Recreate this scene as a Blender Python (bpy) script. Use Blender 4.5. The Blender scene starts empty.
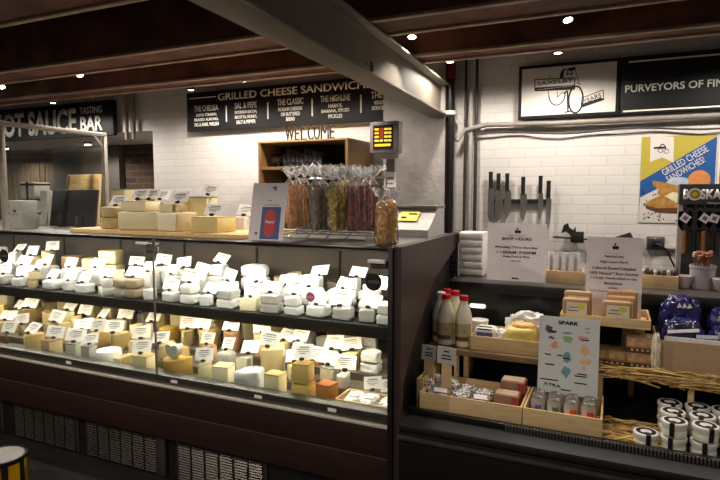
import bpy, bmesh, math, random
from mathutils import Vector, Matrix, Euler, noise
R = math.radians
rnd = random.Random(7)
scene = bpy.context.scene
COL = scene.collection

# ------------------------------------------------------------------ camera
F = 560.0
YAW, PITCH, EYE = R(24.5), R(4.8), Vector((0, 0, 1.6))
cam_d = bpy.data.cameras.new('camera'); cam = bpy.data.objects.new('camera', cam_d)
COL.objects.link(cam); scene.camera = cam
cam_d.sensor_width = 36; cam_d.lens = 36 * F / 720; cam_d.clip_start = .02
cam.location = EYE
cam.rotation_euler = (math.pi / 2 - PITCH, 0, YAW)
CM = Euler((math.pi / 2 - PITCH, 0, YAW)).to_matrix()

def ray(u, v): return CM @ Vector(((u - 360) / F, -(v - 240) / F, -1))
def at_y(u, v, y): d = ray(u, v); return EYE + d * (y / d.y)
def at_z(u, v, z): d = ray(u, v); return EYE + d * ((z - EYE.z) / d.z)
def at_x(u, v, x): d = ray(u, v); return EYE + d * (x / d.x)
def proj(p):
    q = CM.transposed() @ (Vector(p) - EYE)
    return 360 + F * q.x / -q.z, 240 - F * q.y / -q.z, -q.z
def X_at(u, y, z):                      # world x seen in column u at depth y, height z
    lo, hi = -9.0, 6.0
    for _ in range(40):
        m = (lo + hi) / 2
        if proj((m, y, z))[0] < u: lo = m
        else: hi = m
    return lo

# ------------------------------------------------------------------ materials
def lin(h):
    h = h.lstrip('#'); o = []
    for i in (0, 2, 4):
        c = int(h[i:i + 2], 16) / 255
        o.append(c / 12.92 if c <= .04045 else ((c + .055) / 1.055) ** 2.4)
    return (*o, 1)
MATS = {}
def mat(name, h, rough=.6, metal=0, var=.12, scale=30, bump=0, bscale=60, spec=.4, stretch=None, sss=0):
    if name in MATS: return MATS[name]
    m = bpy.data.materials.new(name); m.use_nodes = True; N = m.node_tree.nodes; L = m.node_tree.links
    b = N['Principled BSDF']; b.inputs['Roughness'].default_value = rough; b.inputs['Metallic'].default_value = metal
    b.inputs['Specular IOR Level'].default_value = spec
    c = lin(h)
    tc = N.new('ShaderNodeTexCoord'); mp = N.new('ShaderNodeMapping'); L.new(tc.outputs['Object'], mp.inputs[0])
    if stretch: mp.inputs['Scale'].default_value = stretch
    nz = N.new('ShaderNodeTexNoise'); nz.inputs['Scale'].default_value = scale; nz.inputs['Detail'].default_value = 4
    L.new(mp.outputs[0], nz.inputs['Vector'])
    rp = N.new('ShaderNodeValToRGB'); L.new(nz.outputs['Fac'], rp.inputs[0])
    rp.color_ramp.elements[0].position = .3; rp.color_ramp.elements[1].position = .7
    rp.color_ramp.elements[0].color = tuple(x * (1 - var) for x in c[:3]) + (1,)
    rp.color_ramp.elements[1].color = tuple(min(1, x * (1 + var)) for x in c[:3]) + (1,)
    L.new(rp.outputs[0], b.inputs['Base Color'])
    if bump:
        n2 = N.new('ShaderNodeTexNoise'); n2.inputs['Scale'].default_value = bscale; n2.inputs['Detail'].default_value = 3
        L.new(mp.outputs[0], n2.inputs['Vector'])
        bp = N.new('ShaderNodeBump'); bp.inputs['Strength'].default_value = bump; bp.inputs['Distance'].default_value = .01
        L.new(n2.outputs['Fac'], bp.inputs['Height']); L.new(bp.outputs[0], b.inputs['Normal'])
    if sss:
        b.inputs['Subsurface Weight'].default_value = sss; b.inputs['Subsurface Radius'].default_value = (.02, .015, .008)
    MATS[name] = m
    return m
def emit(name, h, s):
    if name in MATS: return MATS[name]
    m = bpy.data.materials.new(name); m.use_nodes = True
    b = m.node_tree.nodes['Principled BSDF']; b.inputs['Base Color'].default_value = lin(h)
    b.inputs['Emission Color'].default_value = lin(h); b.inputs['Emission Strength'].default_value = s
    MATS[name] = m; return m
def clear(name, tint, gloss, rough=.05, haze=0, fres=True):
    m = bpy.data.materials.new(name); m.use_nodes = True; N = m.node_tree.nodes; L = m.node_tree.links
    N.clear(); out = N.new('ShaderNodeOutputMaterial'); t = N.new('ShaderNodeBsdfTransparent'); t.inputs[0].default_value = lin(tint)
    g = N.new('ShaderNodeBsdfGlossy'); g.inputs['Roughness'].default_value = rough
    mx = N.new('ShaderNodeMixShader')
    if fres:
        lw = N.new('ShaderNodeFresnel'); lw.inputs['IOR'].default_value = 1.45
        mu = N.new('ShaderNodeMath'); mu.operation = 'MULTIPLY'; mu.inputs[1].default_value = gloss
        L.new(lw.outputs[0], mu.inputs[0]); L.new(mu.outputs[0], mx.inputs[0])
    else: mx.inputs[0].default_value = gloss
    L.new(t.outputs[0], mx.inputs[1]); L.new(g.outputs[0], mx.inputs[2])
    last = mx
    if haze:
        d = N.new('ShaderNodeBsdfDiffuse'); d.inputs[0].default_value = (.9, .9, .9, 1)
        m2 = N.new('ShaderNodeMixShader'); m2.inputs[0].default_value = haze
        L.new(mx.outputs[0], m2.inputs[1]); L.new(d.outputs[0], m2.inputs[2]); last = m2
    L.new(last.outputs[0], out.inputs[0]); MATS[name] = m; return m
def brick_mat(name, c1, c2, cm, bw, bh, mortar, bump, rough=.6, var=0.0):
    m = bpy.data.materials.new(name); m.use_nodes = True; N = m.node_tree.nodes; L = m.node_tree.links
    b = N['Principled BSDF']; b.inputs['Roughness'].default_value = rough
    tc = N.new('ShaderNodeTexCoord'); sp = N.new('ShaderNodeSeparateXYZ'); cb = N.new('ShaderNodeCombineXYZ')
    ad = N.new('ShaderNodeMath'); L.new(tc.outputs['Object'], sp.inputs[0])
    L.new(sp.outputs['X'], ad.inputs[0]); L.new(sp.outputs['Y'], ad.inputs[1])
    L.new(ad.outputs[0], cb.inputs['X']); L.new(sp.outputs['Z'], cb.inputs['Y'])
    bt = N.new('ShaderNodeTexBrick'); L.new(cb.outputs[0], bt.inputs['Vector'])
    bt.inputs['Scale'].default_value = 1; bt.inputs['Brick Width'].default_value = bw; bt.inputs['Row Height'].default_value = bh
    bt.inputs['Mortar Size'].default_value = mortar; bt.inputs['Mortar Smooth'].default_value = .6; bt.inputs['Bias'].default_value = 0
    bt.inputs['Color1'].default_value = lin(c1); bt.inputs['Color2'].default_value = lin(c2); bt.inputs['Mortar'].default_value = lin(cm)
    L.new(bt.outputs['Color'], b.inputs['Base Color'])
    nz = N.new('ShaderNodeTexNoise'); nz.inputs['Scale'].default_value = 18; nz.inputs['Detail'].default_value = 5
    L.new(tc.outputs['Object'], nz.inputs['Vector'])
    mm = N.new('ShaderNodeMath'); mm.operation = 'MULTIPLY_ADD'; mm.inputs[1].default_value = -1.0
    L.new(bt.outputs['Fac'], mm.inputs[0]); m3 = N.new('ShaderNodeMath'); m3.operation = 'MULTIPLY'; m3.inputs[1].default_value = .5
    L.new(nz.outputs['Fac'], m3.inputs[0]); L.new(m3.outputs[0], mm.inputs[2])
    bp = N.new('ShaderNodeBump'); bp.inputs['Strength'].default_value = bump; bp.inputs['Distance'].default_value = .012
    L.new(mm.outputs[0], bp.inputs['Height']); L.new(bp.outputs[0], b.inputs['Normal'])
    MATS[name] = m; return m

# ------------------------------------------------------------------ mesh builder
class MB:
    def __init__(s): s.bm = bmesh.new(); s.mi = 0; s.M = Matrix.Identity(4)
    def _take(s, tb):
        me = bpy.data.meshes.new('t'); tb.transform(s.M); tb.to_mesh(me); tb.free()
        n = len(s.bm.faces); s.bm.from_mesh(me); bpy.data.meshes.remove(me)
        s.bm.faces.ensure_lookup_table()
        for f in s.bm.faces[n:]: f.material_index = s.mi
    def box(s, c, d, b=0, rot=None, seg=2):
        tb = bmesh.new(); bmesh.ops.create_cube(tb, size=1)
        tb.transform(Matrix.Diagonal((*d, 1)))
        if b: bmesh.ops.bevel(tb, geom=tb.edges[:] , offset=min(b, min(d) * .45), segments=seg, profile=.5, affect='EDGES')
        m = Matrix.Translation(c)
        if rot: m = m @ Euler(rot).to_matrix().to_4x4()
        tb.transform(m); s._take(tb); return s
    def b2(s, x0, x1, y0, y1, z0, z1, b=0):
        return s.box(((x0 + x1) / 2, (y0 + y1) / 2, (z0 + z1) / 2), (abs(x1 - x0), abs(y1 - y0), abs(z1 - z0)), b)
    def cyl(s, p0, p1, r0, r1=None, seg=14):
        p0, p1 = Vector(p0), Vector(p1); d = p1 - p0; tb = bmesh.new()
        bmesh.ops.create_cone(tb, cap_ends=True, segments=seg, radius1=r0, radius2=r0 if r1 is None else r1, depth=d.length)
        tb.transform(Matrix.Translation((p0 + p1) / 2) @ Vector((0, 0, 1)).rotation_difference(d.normalized()).to_matrix().to_4x4())
        s._take(tb); return s
    def lathe(s, prof, c=(0, 0, 0), seg=24, sx=1, sy=1):
        tb = bmesh.new(); rings = []
        for r, z in prof:
            if r < 1e-5: rings.append([tb.verts.new((0, 0, z))])
            else: rings.append([tb.verts.new((r * math.cos(2 * math.pi * i / seg), r * math.sin(2 * math.pi * i / seg), z)) for i in range(seg)])
        for a, b in zip(rings, rings[1:]):
            for i in range(seg):
                j = (i + 1) % seg
                q = [a[i % len(a)], a[j % len(a)], b[j % len(b)], b[i % len(b)]]
                q = [v for k, v in enumerate(q) if v not in q[:k]]
                if len(q) > 2:
                    try: tb.faces.new(q)
                    except ValueError: pass
        bmesh.ops.recalc_face_normals(tb, faces=tb.faces[:])
        tb.transform(Matrix.Translation(c) @ Matrix.Diagonal((sx, sy, 1, 1))); s._take(tb); return s
    def prism(s, poly, z0, z1, b=0):
        tb = bmesh.new(); lo = [tb.verts.new((x, y, z0)) for x, y in poly]; hi = [tb.verts.new((x, y, z1)) for x, y in poly]
        tb.faces.new(lo[::-1]); tb.faces.new(hi); n = len(poly)
        for i in range(n): tb.faces.new((lo[i], lo[(i + 1) % n], hi[(i + 1) % n], hi[i]))
        bmesh.ops.recalc_face_normals(tb, faces=tb.faces[:])
        if b: bmesh.ops.bevel(tb, geom=tb.edges[:], offset=b, segments=2, profile=.5, affect='EDGES')
        s._take(tb); return s
    def xz(s, poly, y0, y1):            # polygon drawn in the XZ plane, thickness along y
        tb = bmesh.new(); a = [tb.verts.new((x, y0, z)) for x, z in poly]; b = [tb.verts.new((x, y1, z)) for x, z in poly]
        tb.faces.new(a); tb.faces.new(b[::-1]); n = len(poly)
        for i in range(n): tb.faces.new((a[i], b[i], b[(i + 1) % n], a[(i + 1) % n]))
        bmesh.ops.recalc_face_normals(tb, faces=tb.faces[:]); s._take(tb); return s
    def yz(s, poly, x0, x1):
        tb = bmesh.new(); a = [tb.verts.new((x0, y, z)) for y, z in poly]; b = [tb.verts.new((x1, y, z)) for y, z in poly]
        tb.faces.new(a); tb.faces.new(b[::-1]); n = len(poly)
        for i in range(n): tb.faces.new((a[i], b[i], b[(i + 1) % n], a[(i + 1) % n]))
        bmesh.ops.recalc_face_normals(tb, faces=tb.faces[:]); s._take(tb); return s
    def tube(s, pts, r, seg=8):
        pts = [Vector(p) for p in pts]; tb = bmesh.new(); rings = []
        up = Vector((0, 0, 1))
        for i, p in enumerate(pts):
            t = (pts[min(i + 1, len(pts) - 1)] - pts[max(i - 1, 0)]).normalized()
            a = t.cross(up)
            if a.length < .05: a = t.cross(Vector((1, 0, 0)))
            a.normalize(); b = t.cross(a)
            rr = r[i] if isinstance(r, (list, tuple)) else r
            rings.append([tb.verts.new(p + (a * math.cos(2 * math.pi * k / seg) + b * math.sin(2 * math.pi * k / seg)) * rr) for k in range(seg)])
        for A, B in zip(rings, rings[1:]):
            for k in range(seg): tb.faces.new((A[k], A[(k + 1) % seg], B[(k + 1) % seg], B[k]))
        tb.faces.new(rings[0][::-1]); tb.faces.new(rings[-1])
        bmesh.ops.recalc_face_normals(tb, faces=tb.faces[:]); s._take(tb); return s
    def lump(s, c, d, amp=.1, sub=3, seed=0, sq=1.0, freq=2.5, flat=True):   # crumpled / rounded body of size d, base at c.z
        tb = bmesh.new(); bmesh.ops.create_icosphere(tb, subdivisions=sub, radius=1)
        for v in tb.verts:
            p = v.co.copy()
            q = Vector([math.copysign(abs(x) ** sq, x) for x in p])
            k = 1 + amp * noise.noise(p * freq + Vector((seed * 3.1, seed, 1.7)))+ amp * .5 * noise.noise(p * freq * 2.6 + Vector((seed, 2, seed)))
            v.co = Vector((q.x * d[0] / 2 * k, q.y * d[1] / 2 * k, q.z * d[2] / 2 * k))
            if flat: v.co.z = max(v.co.z, -d[2] / 2 * .93)
            v.co.z += d[2] / 2 * .93 if flat else d[2] / 2
        tb.transform(Matrix.Translation(c)); s._take(tb); return s
    def text(s, t, x0, x1, z0, z1, y, th=.004, bold=0.0, rot=0, keep=False):      # writing fitted to a box, facing -y
        cu = bpy.data.curves.new('t', 'FONT'); cu.body = t; cu.size = 1; cu.extrude = 0; cu.offset = bold; cu.resolution_u = 3
        o = bpy.data.objects.new('t', cu); COL.objects.link(o)
        dg = bpy.context.evaluated_depsgraph_get(); me = bpy.data.meshes.new_from_object(o.evaluated_get(dg))
        tb = bmesh.new(); tb.from_mesh(me); bpy.data.objects.remove(o); bpy.data.curves.remove(cu); bpy.data.meshes.remove(me)
        if not tb.verts: return s
        xs = [v.co.x for v in tb.verts]; ys = [v.co.y for v in tb.verts]
        ax, ay = max(xs) - min(xs), max(ys) - min(ys)
        kx, kz = (x1 - x0) / ax, (z1 - z0) / max(ay, 1e-4)
        if keep: kx = kz = min(kx, kz)
        cx, cz = (min(xs) + max(xs)) / 2, (min(ys) + max(ys)) / 2
        ca, sa = math.cos(rot), math.sin(rot)
        for v in tb.verts:
            a, b_ = (v.co.x - cx) * kx, (v.co.y - cz) * kz
            v.co = Vector(((x0 + x1) / 2 + a * ca - b_ * sa, y, (z0 + z1) / 2 + a * sa + b_ * ca))
        r = bmesh.ops.extrude_face_region(tb, geom=tb.faces[:])
        for g in r['geom']:
            if isinstance(g, bmesh.types.BMVert): g.co.y -= th
        bmesh.ops.recalc_face_normals(tb, faces=tb.faces[:])
        s._take(tb); return s
    def mesh(s, name, mats, smooth=35):
        me = bpy.data.meshes.new(name); s.bm.normal_update(); s.bm.to_mesh(me); s.bm.free()
        for m in (mats if isinstance(mats, (list, tuple)) else [mats]): me.materials.append(m)
        if smooth and len(me.polygons):
            me.polygons.foreach_set('use_smooth', [True] * len(me.polygons))
            try: me.set_sharp_from_angle(angle=R(smooth))
            except Exception: pass
        return me
    def build(s, name, mats, parent=None, loc=None, rot=None, smooth=35):
        o = bpy.data.objects.new(name, s.mesh(name, mats, smooth)); COL.objects.link(o)
        if parent: o.parent = parent
        if loc is not None: o.location = loc
        if rot is not None: o.rotation_euler = rot
        return o
def tag(o, label, cat, group=None, kind=None):
    if label: o['label'] = label
    if cat: o['category'] = cat
    if group: o['group'] = group
    if kind: o['kind'] = kind
    return o
def thing(name, label, cat, loc=(0, 0, 0), rz=0, group=None):
    o = bpy.data.objects.new(name, None); COL.objects.link(o); o.empty_display_size = .05
    o.location = loc; o.rotation_euler = (0, 0, rz); return tag(o, label, cat, group)
def struct(name, mb, m, smooth=35):
    o = mb.build(name, m, smooth=smooth); o['kind'] = 'structure'; return o
def dup(o, parent=None):
    c = o.copy(); COL.objects.link(c)
    if parent: c.parent = parent
    for ch in o.children: dup(ch, c)
    return c
def arc(cx, cy, r, a0, a1, n=12):
    return [(cx + r * math.cos(R(a0 + (a1 - a0) * i / n)), cy + r * math.sin(R(a0 + (a1 - a0) * i / n))) for i in range(n + 1)]
def area(name, loc, rot, sx, sy, e, col=(1, .9, .78), spread=180):
    d = bpy.data.lights.new(name, 'AREA'); d.shape = 'RECTANGLE'; d.size = sx; d.size_y = sy; d.energy = e; d.color = col
    d.spread = R(spread); o = bpy.data.objects.new(name, d); COL.objects.link(o); o.location = loc; o.rotation_euler = rot; return o
def spot(name, loc, target, e, angle=70, col=(1, .86, .7), r=.03, blend=.6):
    d = bpy.data.lights.new(name, 'SPOT'); d.energy = e; d.spot_size = R(angle); d.spot_blend = blend; d.color = col; d.shadow_soft_size = r
    o = bpy.data.objects.new(name, d); COL.objects.link(o); o.location = loc
    o.rotation_euler = (Vector(target) - Vector(loc)).to_track_quat('-Z', 'Y').to_euler(); return o
# ------------------------------------------------------------------ palette
BLACK = mat('black_paint', '#0b0a0a', .5); SIGNBLK = mat('sign_black', '#0d0c0c', .6); DARK = mat('dark_metal', '#171514', .4, .5)
WHITE = mat('white_paint', '#ded8d2', .6); PAPER = mat('white_paper', '#dcd3d4', .8, var=.03); LETTER = mat('letter_white', '#e6e2da', .7, var=.05)
INK = mat('black_ink', '#1a1718', .8); GREYINK = mat('grey_ink', '#6d696b', .8)
STEEL = mat('brushed_steel', '#8d8a86', .32, .9, stretch=(1, 40, 40)); GREYMET = mat('grey_metal', '#6a6562', .45, .3)
WOODPANEL = mat('dark_stained_panel', '#2a1811', .42, var=.25, scale=6, stretch=(.6, 4, 8)); ENDP = mat('dark_brown_panel', '#3a2b26', .4, var=.15, scale=5)
PINE = mat('pine_wood', '#c9ab7c', .65, var=.14, scale=7, stretch=(1.5, 14, 14)); PINEY = mat('pine_side', '#b99a6b', .7, var=.14, scale=7, stretch=(14, 1.5, 14))
OAK = mat('cabinet_wood', '#8a6a42', .55, var=.2, scale=6, stretch=(8, 8, 1.2)); BOARD = mat('pale_board', '#d8b77c', .7, var=.3, scale=24, stretch=(2, 9, 9))
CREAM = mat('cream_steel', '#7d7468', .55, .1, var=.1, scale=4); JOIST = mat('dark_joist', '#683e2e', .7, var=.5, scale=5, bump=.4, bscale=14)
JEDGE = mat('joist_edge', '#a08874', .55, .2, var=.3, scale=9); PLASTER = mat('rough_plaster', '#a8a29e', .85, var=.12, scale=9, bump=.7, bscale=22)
GLASS = clear('case_glass', '#f2f5f3', .35, .03); GLASSG = clear('partition_glass', '#eef2f0', .5, .05, haze=.008)
LED = emit('led_tube', '#fff1dc', 6); LENS = emit('lamp_lens', '#fff0d8', 20)
BRICKW = brick_mat('white_painted_brick', '#d9d4cf', '#d4cfca', '#cbc6c1', .215, .066, .006, .16, .5)
BRICKR = brick_mat('brown_brick', '#4c3526', '#33231a', '#5b4a3b', .215, .075, .010, .6, .85)

# ------------------------------------------------------------------ the setting
CEIL = 2.66
struct('floor', MB().b2(-9.6, 2.8, -2.5, 5.4, -.06, 0), mat('dark_floor', '#2a2522', .5, var=.25, scale=8))
struct('ceiling', MB().b2(-9.6, 2.8, -2.5, 5.4, CEIL, CEIL + .08), mat('old_ceiling_boards', '#5c4232', .9, var=.6, scale=7, bump=.6, bscale=9, stretch=(.7, 3, 3)))
AX = -4.09                                           # edge of the white wall; the alcove lies beyond it
struct('wall_back', MB().b2(AX, 2.8, 4.15, 4.25, 0, 2.2).b2(-9.6, 2.8, 4.15, 4.25, 2.2, CEIL), BRICKW, 0)
struct('wall_alcove', MB().b2(-9.6, AX + .1, 5.25, 5.35, 0, 2.2), BRICKR, 0)
struct('wall_alcove_side', MB().b2(AX, AX + .1, 4.25, 5.25, 0, 2.2), WHITE, 0)
struct('ceiling_alcove', MB().b2(-9.6, AX, 4.25, 5.25, 2.2, 2.27), WHITE, 0)
xs = [X_at(u, 5.2, 1.8) for u in (6, 56, 122)]
mb = MB(); n = 22
for i in range(n):
    w = (xs[1] + 1.2 - xs[0]) / n - .0
    mb.box((xs[0] - 1.2 + (i + .5) * w, 5.2 + .006 * (i % 3), 1.0), (w - .006, .03, 2.0), .004)
struct('wall_alcove_boards', mb, mat('weathered_boards', '#6d5a48', .8, var=.3, scale=6, stretch=(9, 9, .8)))
struct('wall_alcove_panel', MB().b2(xs[1], xs[2], 5.16, 5.24, 0, 2.19), mat('grey_wall_panel', '#57504a', .7))
struct('pillar_plaster', MB().b2(-1.6, -1.13, 3.93, 4.15, 0, CEIL), PLASTER)

# ceiling joists running along the room, resting on the steel beam
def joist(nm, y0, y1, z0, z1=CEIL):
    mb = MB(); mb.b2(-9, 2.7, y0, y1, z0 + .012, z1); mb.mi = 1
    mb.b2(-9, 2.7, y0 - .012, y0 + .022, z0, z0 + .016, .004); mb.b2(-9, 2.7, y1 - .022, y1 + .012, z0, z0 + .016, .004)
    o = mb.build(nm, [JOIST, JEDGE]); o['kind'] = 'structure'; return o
JZ = 2.375
for y0, y1 in ((-1.5, -1.25), (-.35, -.1), (.62, .88), (1.5, 1.76), (2.41, 2.66), (3.12, 3.3)): joist('ceiling_beam', y0, y1, JZ)
mb = MB(); mb.tube([(-9, 1.90, 2.5), (-3, 1.895, 2.49), (2.7, 1.9, 2.5)], .035, 12)
struct('trim_1', mb, mat('ceiling_pipe', '#5a5048', .5, .4))
struct('trim_2', MB().b2(X_at(45, 1.83, 2.6), X_at(130, 1.83, 2.6), 1.78, 1.87, 2.56, 2.66, .005), mat('pale_patch_board', '#8a7c62', .8))
for n_, (yy, zz, r_, x0_, x1_) in enumerate(((3.62, 2.56, .05, -.9, 2.7), (3.8, 2.60, .045, -.9, 2.7))):
    r0 = random.Random(n_); pts = [(x0_ + (x1_ - x0_) * i / 60, yy + r0.uniform(-.02, .02), zz + r0.uniform(-.02, .02)) for i in range(61)]
    struct('trim_%d' % (3 + n_), MB().tube(pts, [r_ * r0.uniform(.7, 1.25) for i in range(61)], 10), mat('old_lagging', '#4a433e', .9, var=.5, scale=14, bump=.8, bscale=20))
# steel I-beam over the case end
mb = MB(); p0, p1 = Vector((-.98, -.4, 0)), Vector((-1.166, 3.93, 0)); L = (p1 - p0).length
mb.box((0, 0, 2.147), (L, .13, .014), .003); mb.box((0, 0, 2.365), (L, .13, .014), .003); mb.box((0, .0, 2.256), (L, .014, .21))
mb.cyl((1.05, -.009, 2.27), (1.05, -.004, 2.27), .012); 
o = mb.build('steel_beam', CREAM, None, ((p0 + p1) / 2), (0, 0, math.atan2(p1.y - p0.y, p1.x - p0.x))); o['kind'] = 'structure'
hole = MB(); hole.xz([(.02, 0), (.028, .02), (.012, .045), (-.012, .04), (-.022, .012), (-.012, -.01), (-.004, -.028), (.008, -.012)], -.0095, -.0072)
hp = at_x(376, 69, -1.075); 
struct('steel_beam_scar', hole.box((-.06, -.0083, .02), (.012, .002, .012)), mat('rust_scar', '#1d120d', .9)).location = (0, 0, 0)
sc = bpy.data.objects['steel_beam_scar']; sc.parent = o
uu = Vector((math.cos(o.rotation_euler.z), math.sin(o.rotation_euler.z), 0))
sc.location = ((hp - o.location).dot(uu), 0, hp.z - .005)
# pipes and conduits on the back wall
def pipe(nm, u, v0, v1, y, r, m, label, cat='pipe'):
    a, b = at_y(u, v0, y), at_y(u, v1, y); z1 = min(a.z, CEIL)
    mb = MB(); mb.tube([(a.x, y, b.z), (a.x, y, (z1 + b.z) / 2), (a.x, y, z1)], r, 12)
    o = mb.build(nm, m); tag(o, label, cat); return o, a.x
o, px = pipe('wall_pipe', 451, 20, 330, 3.98, .033, mat('black_pipe', '#171313', .35, .3), 'thick black vertical pipe standing against the plaster pier', 'pipe')
rp = at_y(451, 72, 3.98).z
MB().cyl((px, 3.98, rp - .05), (px, 3.98, rp + .06), .04).build('red_coupling', mat('red_enamel', '#7d2018', .4), o)
zc = at_y(451, 113, 3.98).z
MB().cyl((px, 3.98, zc - .014), (px, 3.98, zc + .014), .043).build('white_clamp', WHITE, o)
pipe('wall_pipe', 442.5, 122, 330, 4.02, .018, WHITE, 'white vertical pipe tucked between grey pier and black pipe')
pipe('conduit', 467, 20, 243, 4.09, .010, mat('grey_conduit', '#3a3431', .45, .3), 'thin dark conduit right beside the thick black pipe')
pipe('conduit', 478, 20, 243, 4.09, .012, mat('grey_conduit', '#3a3431'), 'thin dark conduit nearest the knife rack')
pipe('conduit', 471.5, 90, 320, 4.1, .016, mat('grey_white_conduit', '#a8a29c', .5), 'pale painted conduit between the two thin dark conduits')
za, zb = at_y(600, 121, 4.09).z, at_y(600, 129, 4.09).z; x0 = at_y(459, 121, 4.09).x
tag(MB().tube([(x0, 4.03, za - .1), (x0 + .05, 4.07, za - .02), (x0 + .2, 4.09, za + .012), (x0 + .7, 4.09, za), (1.2, 4.09, za), (2.6, 4.09, za)], .017, 10).build('conduit', mat('cream_conduit', '#8d857b', .5)),
    'long cream horizontal conduit running under the shop signs', 'conduit')
pts = [(x0 + .1 + i * .12, 4.11 - .01 * math.sin(i * 1.7), zb + .012 * math.sin(i * .9) - .004 * i / 3) for i in range(22)]
tag(MB().tube(pts, .007, 6).build('cable', mat('grey_cable', '#4c4642', .6)), 'thin sagging grey cable below the horizontal conduit', 'cable')
for (ua, ub, lab) in ((125, 128, 'far'), (131, 136, 'near')):
    xa = X_at((ua + ub) / 2, 4.11, 2.3)
    tag(MB().tube([(xa, 4.11, 2.12), (xa, 4.11, 2.4), (xa, 4.11, CEIL)], .02, 10).build('conduit', mat('cream_conduit', '#a1988c')),
        f'cream vertical conduit between the two left menu signs, {lab} one of the pair', 'conduit')
# ------------------------------------------------------------------ ceiling spotlights
LAMPM = mat('lamp_housing', '#14110f', .5)
def lamp(u, v, z, label, target, e, ang, group='ceiling spotlights'):
    p = at_z(u, v, z); make_lamp(p, label, target, e, ang, group)
def make_lamp(p, label, target, e, ang, group='ceiling spotlights'):
    t = thing('ceiling_spotlight', label, 'spotlight', p, 0, group)
    d = (Vector(target) - Vector(p)).normalized(); q = Vector((0, 0, -1)).rotation_difference(d)
    mb = MB(); mb.cyl((0, 0, .0), -d * .075, .030, .027, 18); mb.build('lamp_housing', LAMPM, t)
    top = CEIL - p[2]
    MB().cyl(-d * .05, (-d.x * .05, -d.y * .05, top), .007).build('stem', LAMPM, t)
    MB().cyl((-d.x * .05, -d.y * .05, top - .012), (-d.x * .05, -d.y * .05, top), .028).build('ceiling_mount', LAMPM, t)
    MB().cyl(-d * .004, d * .002, .021, .021, 18).build('lens', LENS, t)
    spot('spot_light', Vector(p) + d * .02, target, e, ang, (1, .91, .81), .03, .45)
# ------------------------------------------------------------------ signs
SY = 4.07
zb_, zt_ = 2.155, 2.49
def sign_board(name, label, x0, x1, z0, z1, cat='sign', th=.05):
    t = thing(name, label, cat, ((x0 + x1) / 2, SY, z0)); hw = (x1 - x0) / 2
    MB().b2(-hw, hw, 0, th, 0, z1 - z0, .004).build('board', SIGNBLK, t)
    mb = MB()
    for s in (-.8, .8): mb.b2(s * hw - .02, s * hw + .02, th, .08, .1, .14)
    mb.build('wall_bracket', DARK, t)
    return t
# hot sauce bar sign
x0, x1 = -6.75, X_at(113, SY, 2.3); hs = sign_board('menu_sign', 'black hanging sign reading hot sauce tasting bar in white letters', x0, x1, at_y(60, 138, SY).z, at_y(60, 104.5, SY).z)
ox, oz = hs.location.x, hs.location.z
def put(t, s, u0, u1, v0, v1, y=-.001, m=LETTER, bold=.02, um=None, name='lettering'):
    um = (u0 + u1) / 2
    a = at_y(um, v1, SY).z; b = at_y(um, v0, SY).z
    return MB().text(s, X_at(u0, SY, (a + b) / 2) - t.location.x, X_at(u1, SY, (a + b) / 2) - t.location.x, a - t.location.z, b - t.location.z, y, .003, bold).build(name, m, t, smooth=0)
z = (at_y(50, 135, SY).z - oz, at_y(50, 110, SY).z - oz)
MB().text('HOT SAUCE', X_at(-6, SY, 2.3) - ox, X_at(76.5, SY, 2.3) - ox, *z, -.001, .003, .03).build('lettering', LETTER, hs, smooth=0)
MB().text('TASTING', X_at(80, SY, 2.4) - ox, X_at(102, SY, 2.4) - ox, at_y(91, 113.5, SY).z - oz, at_y(91, 106.5, SY).z - oz, -.001, .003, .01).build('small_lettering', LETTER, hs, smooth=0)
MB().text('BAR', X_at(80.5, SY, 2.3) - ox, X_at(102.5, SY, 2.3) - ox, at_y(91, 131, SY).z - oz, at_y(91, 116, SY).z - oz, -.001, .003, .02).build('lettering', LETTER, hs, smooth=0)
for a, b in (((31, 38), 15), ((87, 80), 96)):
    top = at_z(*a, 2.6); xb = X_at(b, SY + .02, 2.49); zl = at_y(60, 104.5, SY).z - oz
    MB().tube([Vector((xb, SY + .02, zl + oz)) - hs.location, top - hs.location], .004, 6).build('hanging_wire', GREYMET, hs)
# grilled cheese menu
x0, x1 = X_at(187, SY, 2.3), X_at(452, SY, 2.3); gs = sign_board('menu_sign', 'long black menu board headed grilled cheese sandwiches with five columns', x0, min(x1, -1.15), at_y(280, 126.5, SY).z, at_y(280, 84.5, SY).z)
ox, oz, H = gs.location.x, gs.location.z, at_y(280, 84.5, SY).z - at_y(280, 126.5, SY).z
def gx(u): return X_at(u, SY, 2.3) - ox
MB().text('GRILLED CHEESE SANDWICHES', gx(218.5), gx(378), H * .74, H * .92, -.001, .003, .012).build('heading_text', LETTER, gs, smooth=0)
mb = MB(); mb.b2(gx(190), gx(216), -.004, 0, H * .84, H * .86); mb.b2(gx(382), gx(410), -.004, 0, H * .84, H * .86)
for u in (226.5, 268, 312.3, 361): mb.b2(gx(u) - .006, gx(u) + .006, -.004, 0, H * .2, H * .6)
mb.build('rule_line', LETTER, gs)
cols = [(206.5, 24, 'THE CHELSEA', ['ALPHA TOLMAN,', 'BRAISED ALMOND,', 'FIG & EARL WELSH']), (246, 22, 'SAL & PEPE', ['DICKINSON BACON,', 'RICOTTA, HONEY,', 'SALT & PEPPER']),
        (290.5, 26, 'THE CLASSIC', ['MCADAM CHEDDAR', 'ON BUTTERED', 'BREAD']), (335.5, 30, 'THE HIGHLINE', ['HARV E.', 'BANANA, SPICED', 'PICKLES']), (387, 32, 'THE BERRY', ['MEADOW CREEK', 'BERKSHIRE BLUE'])]
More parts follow.
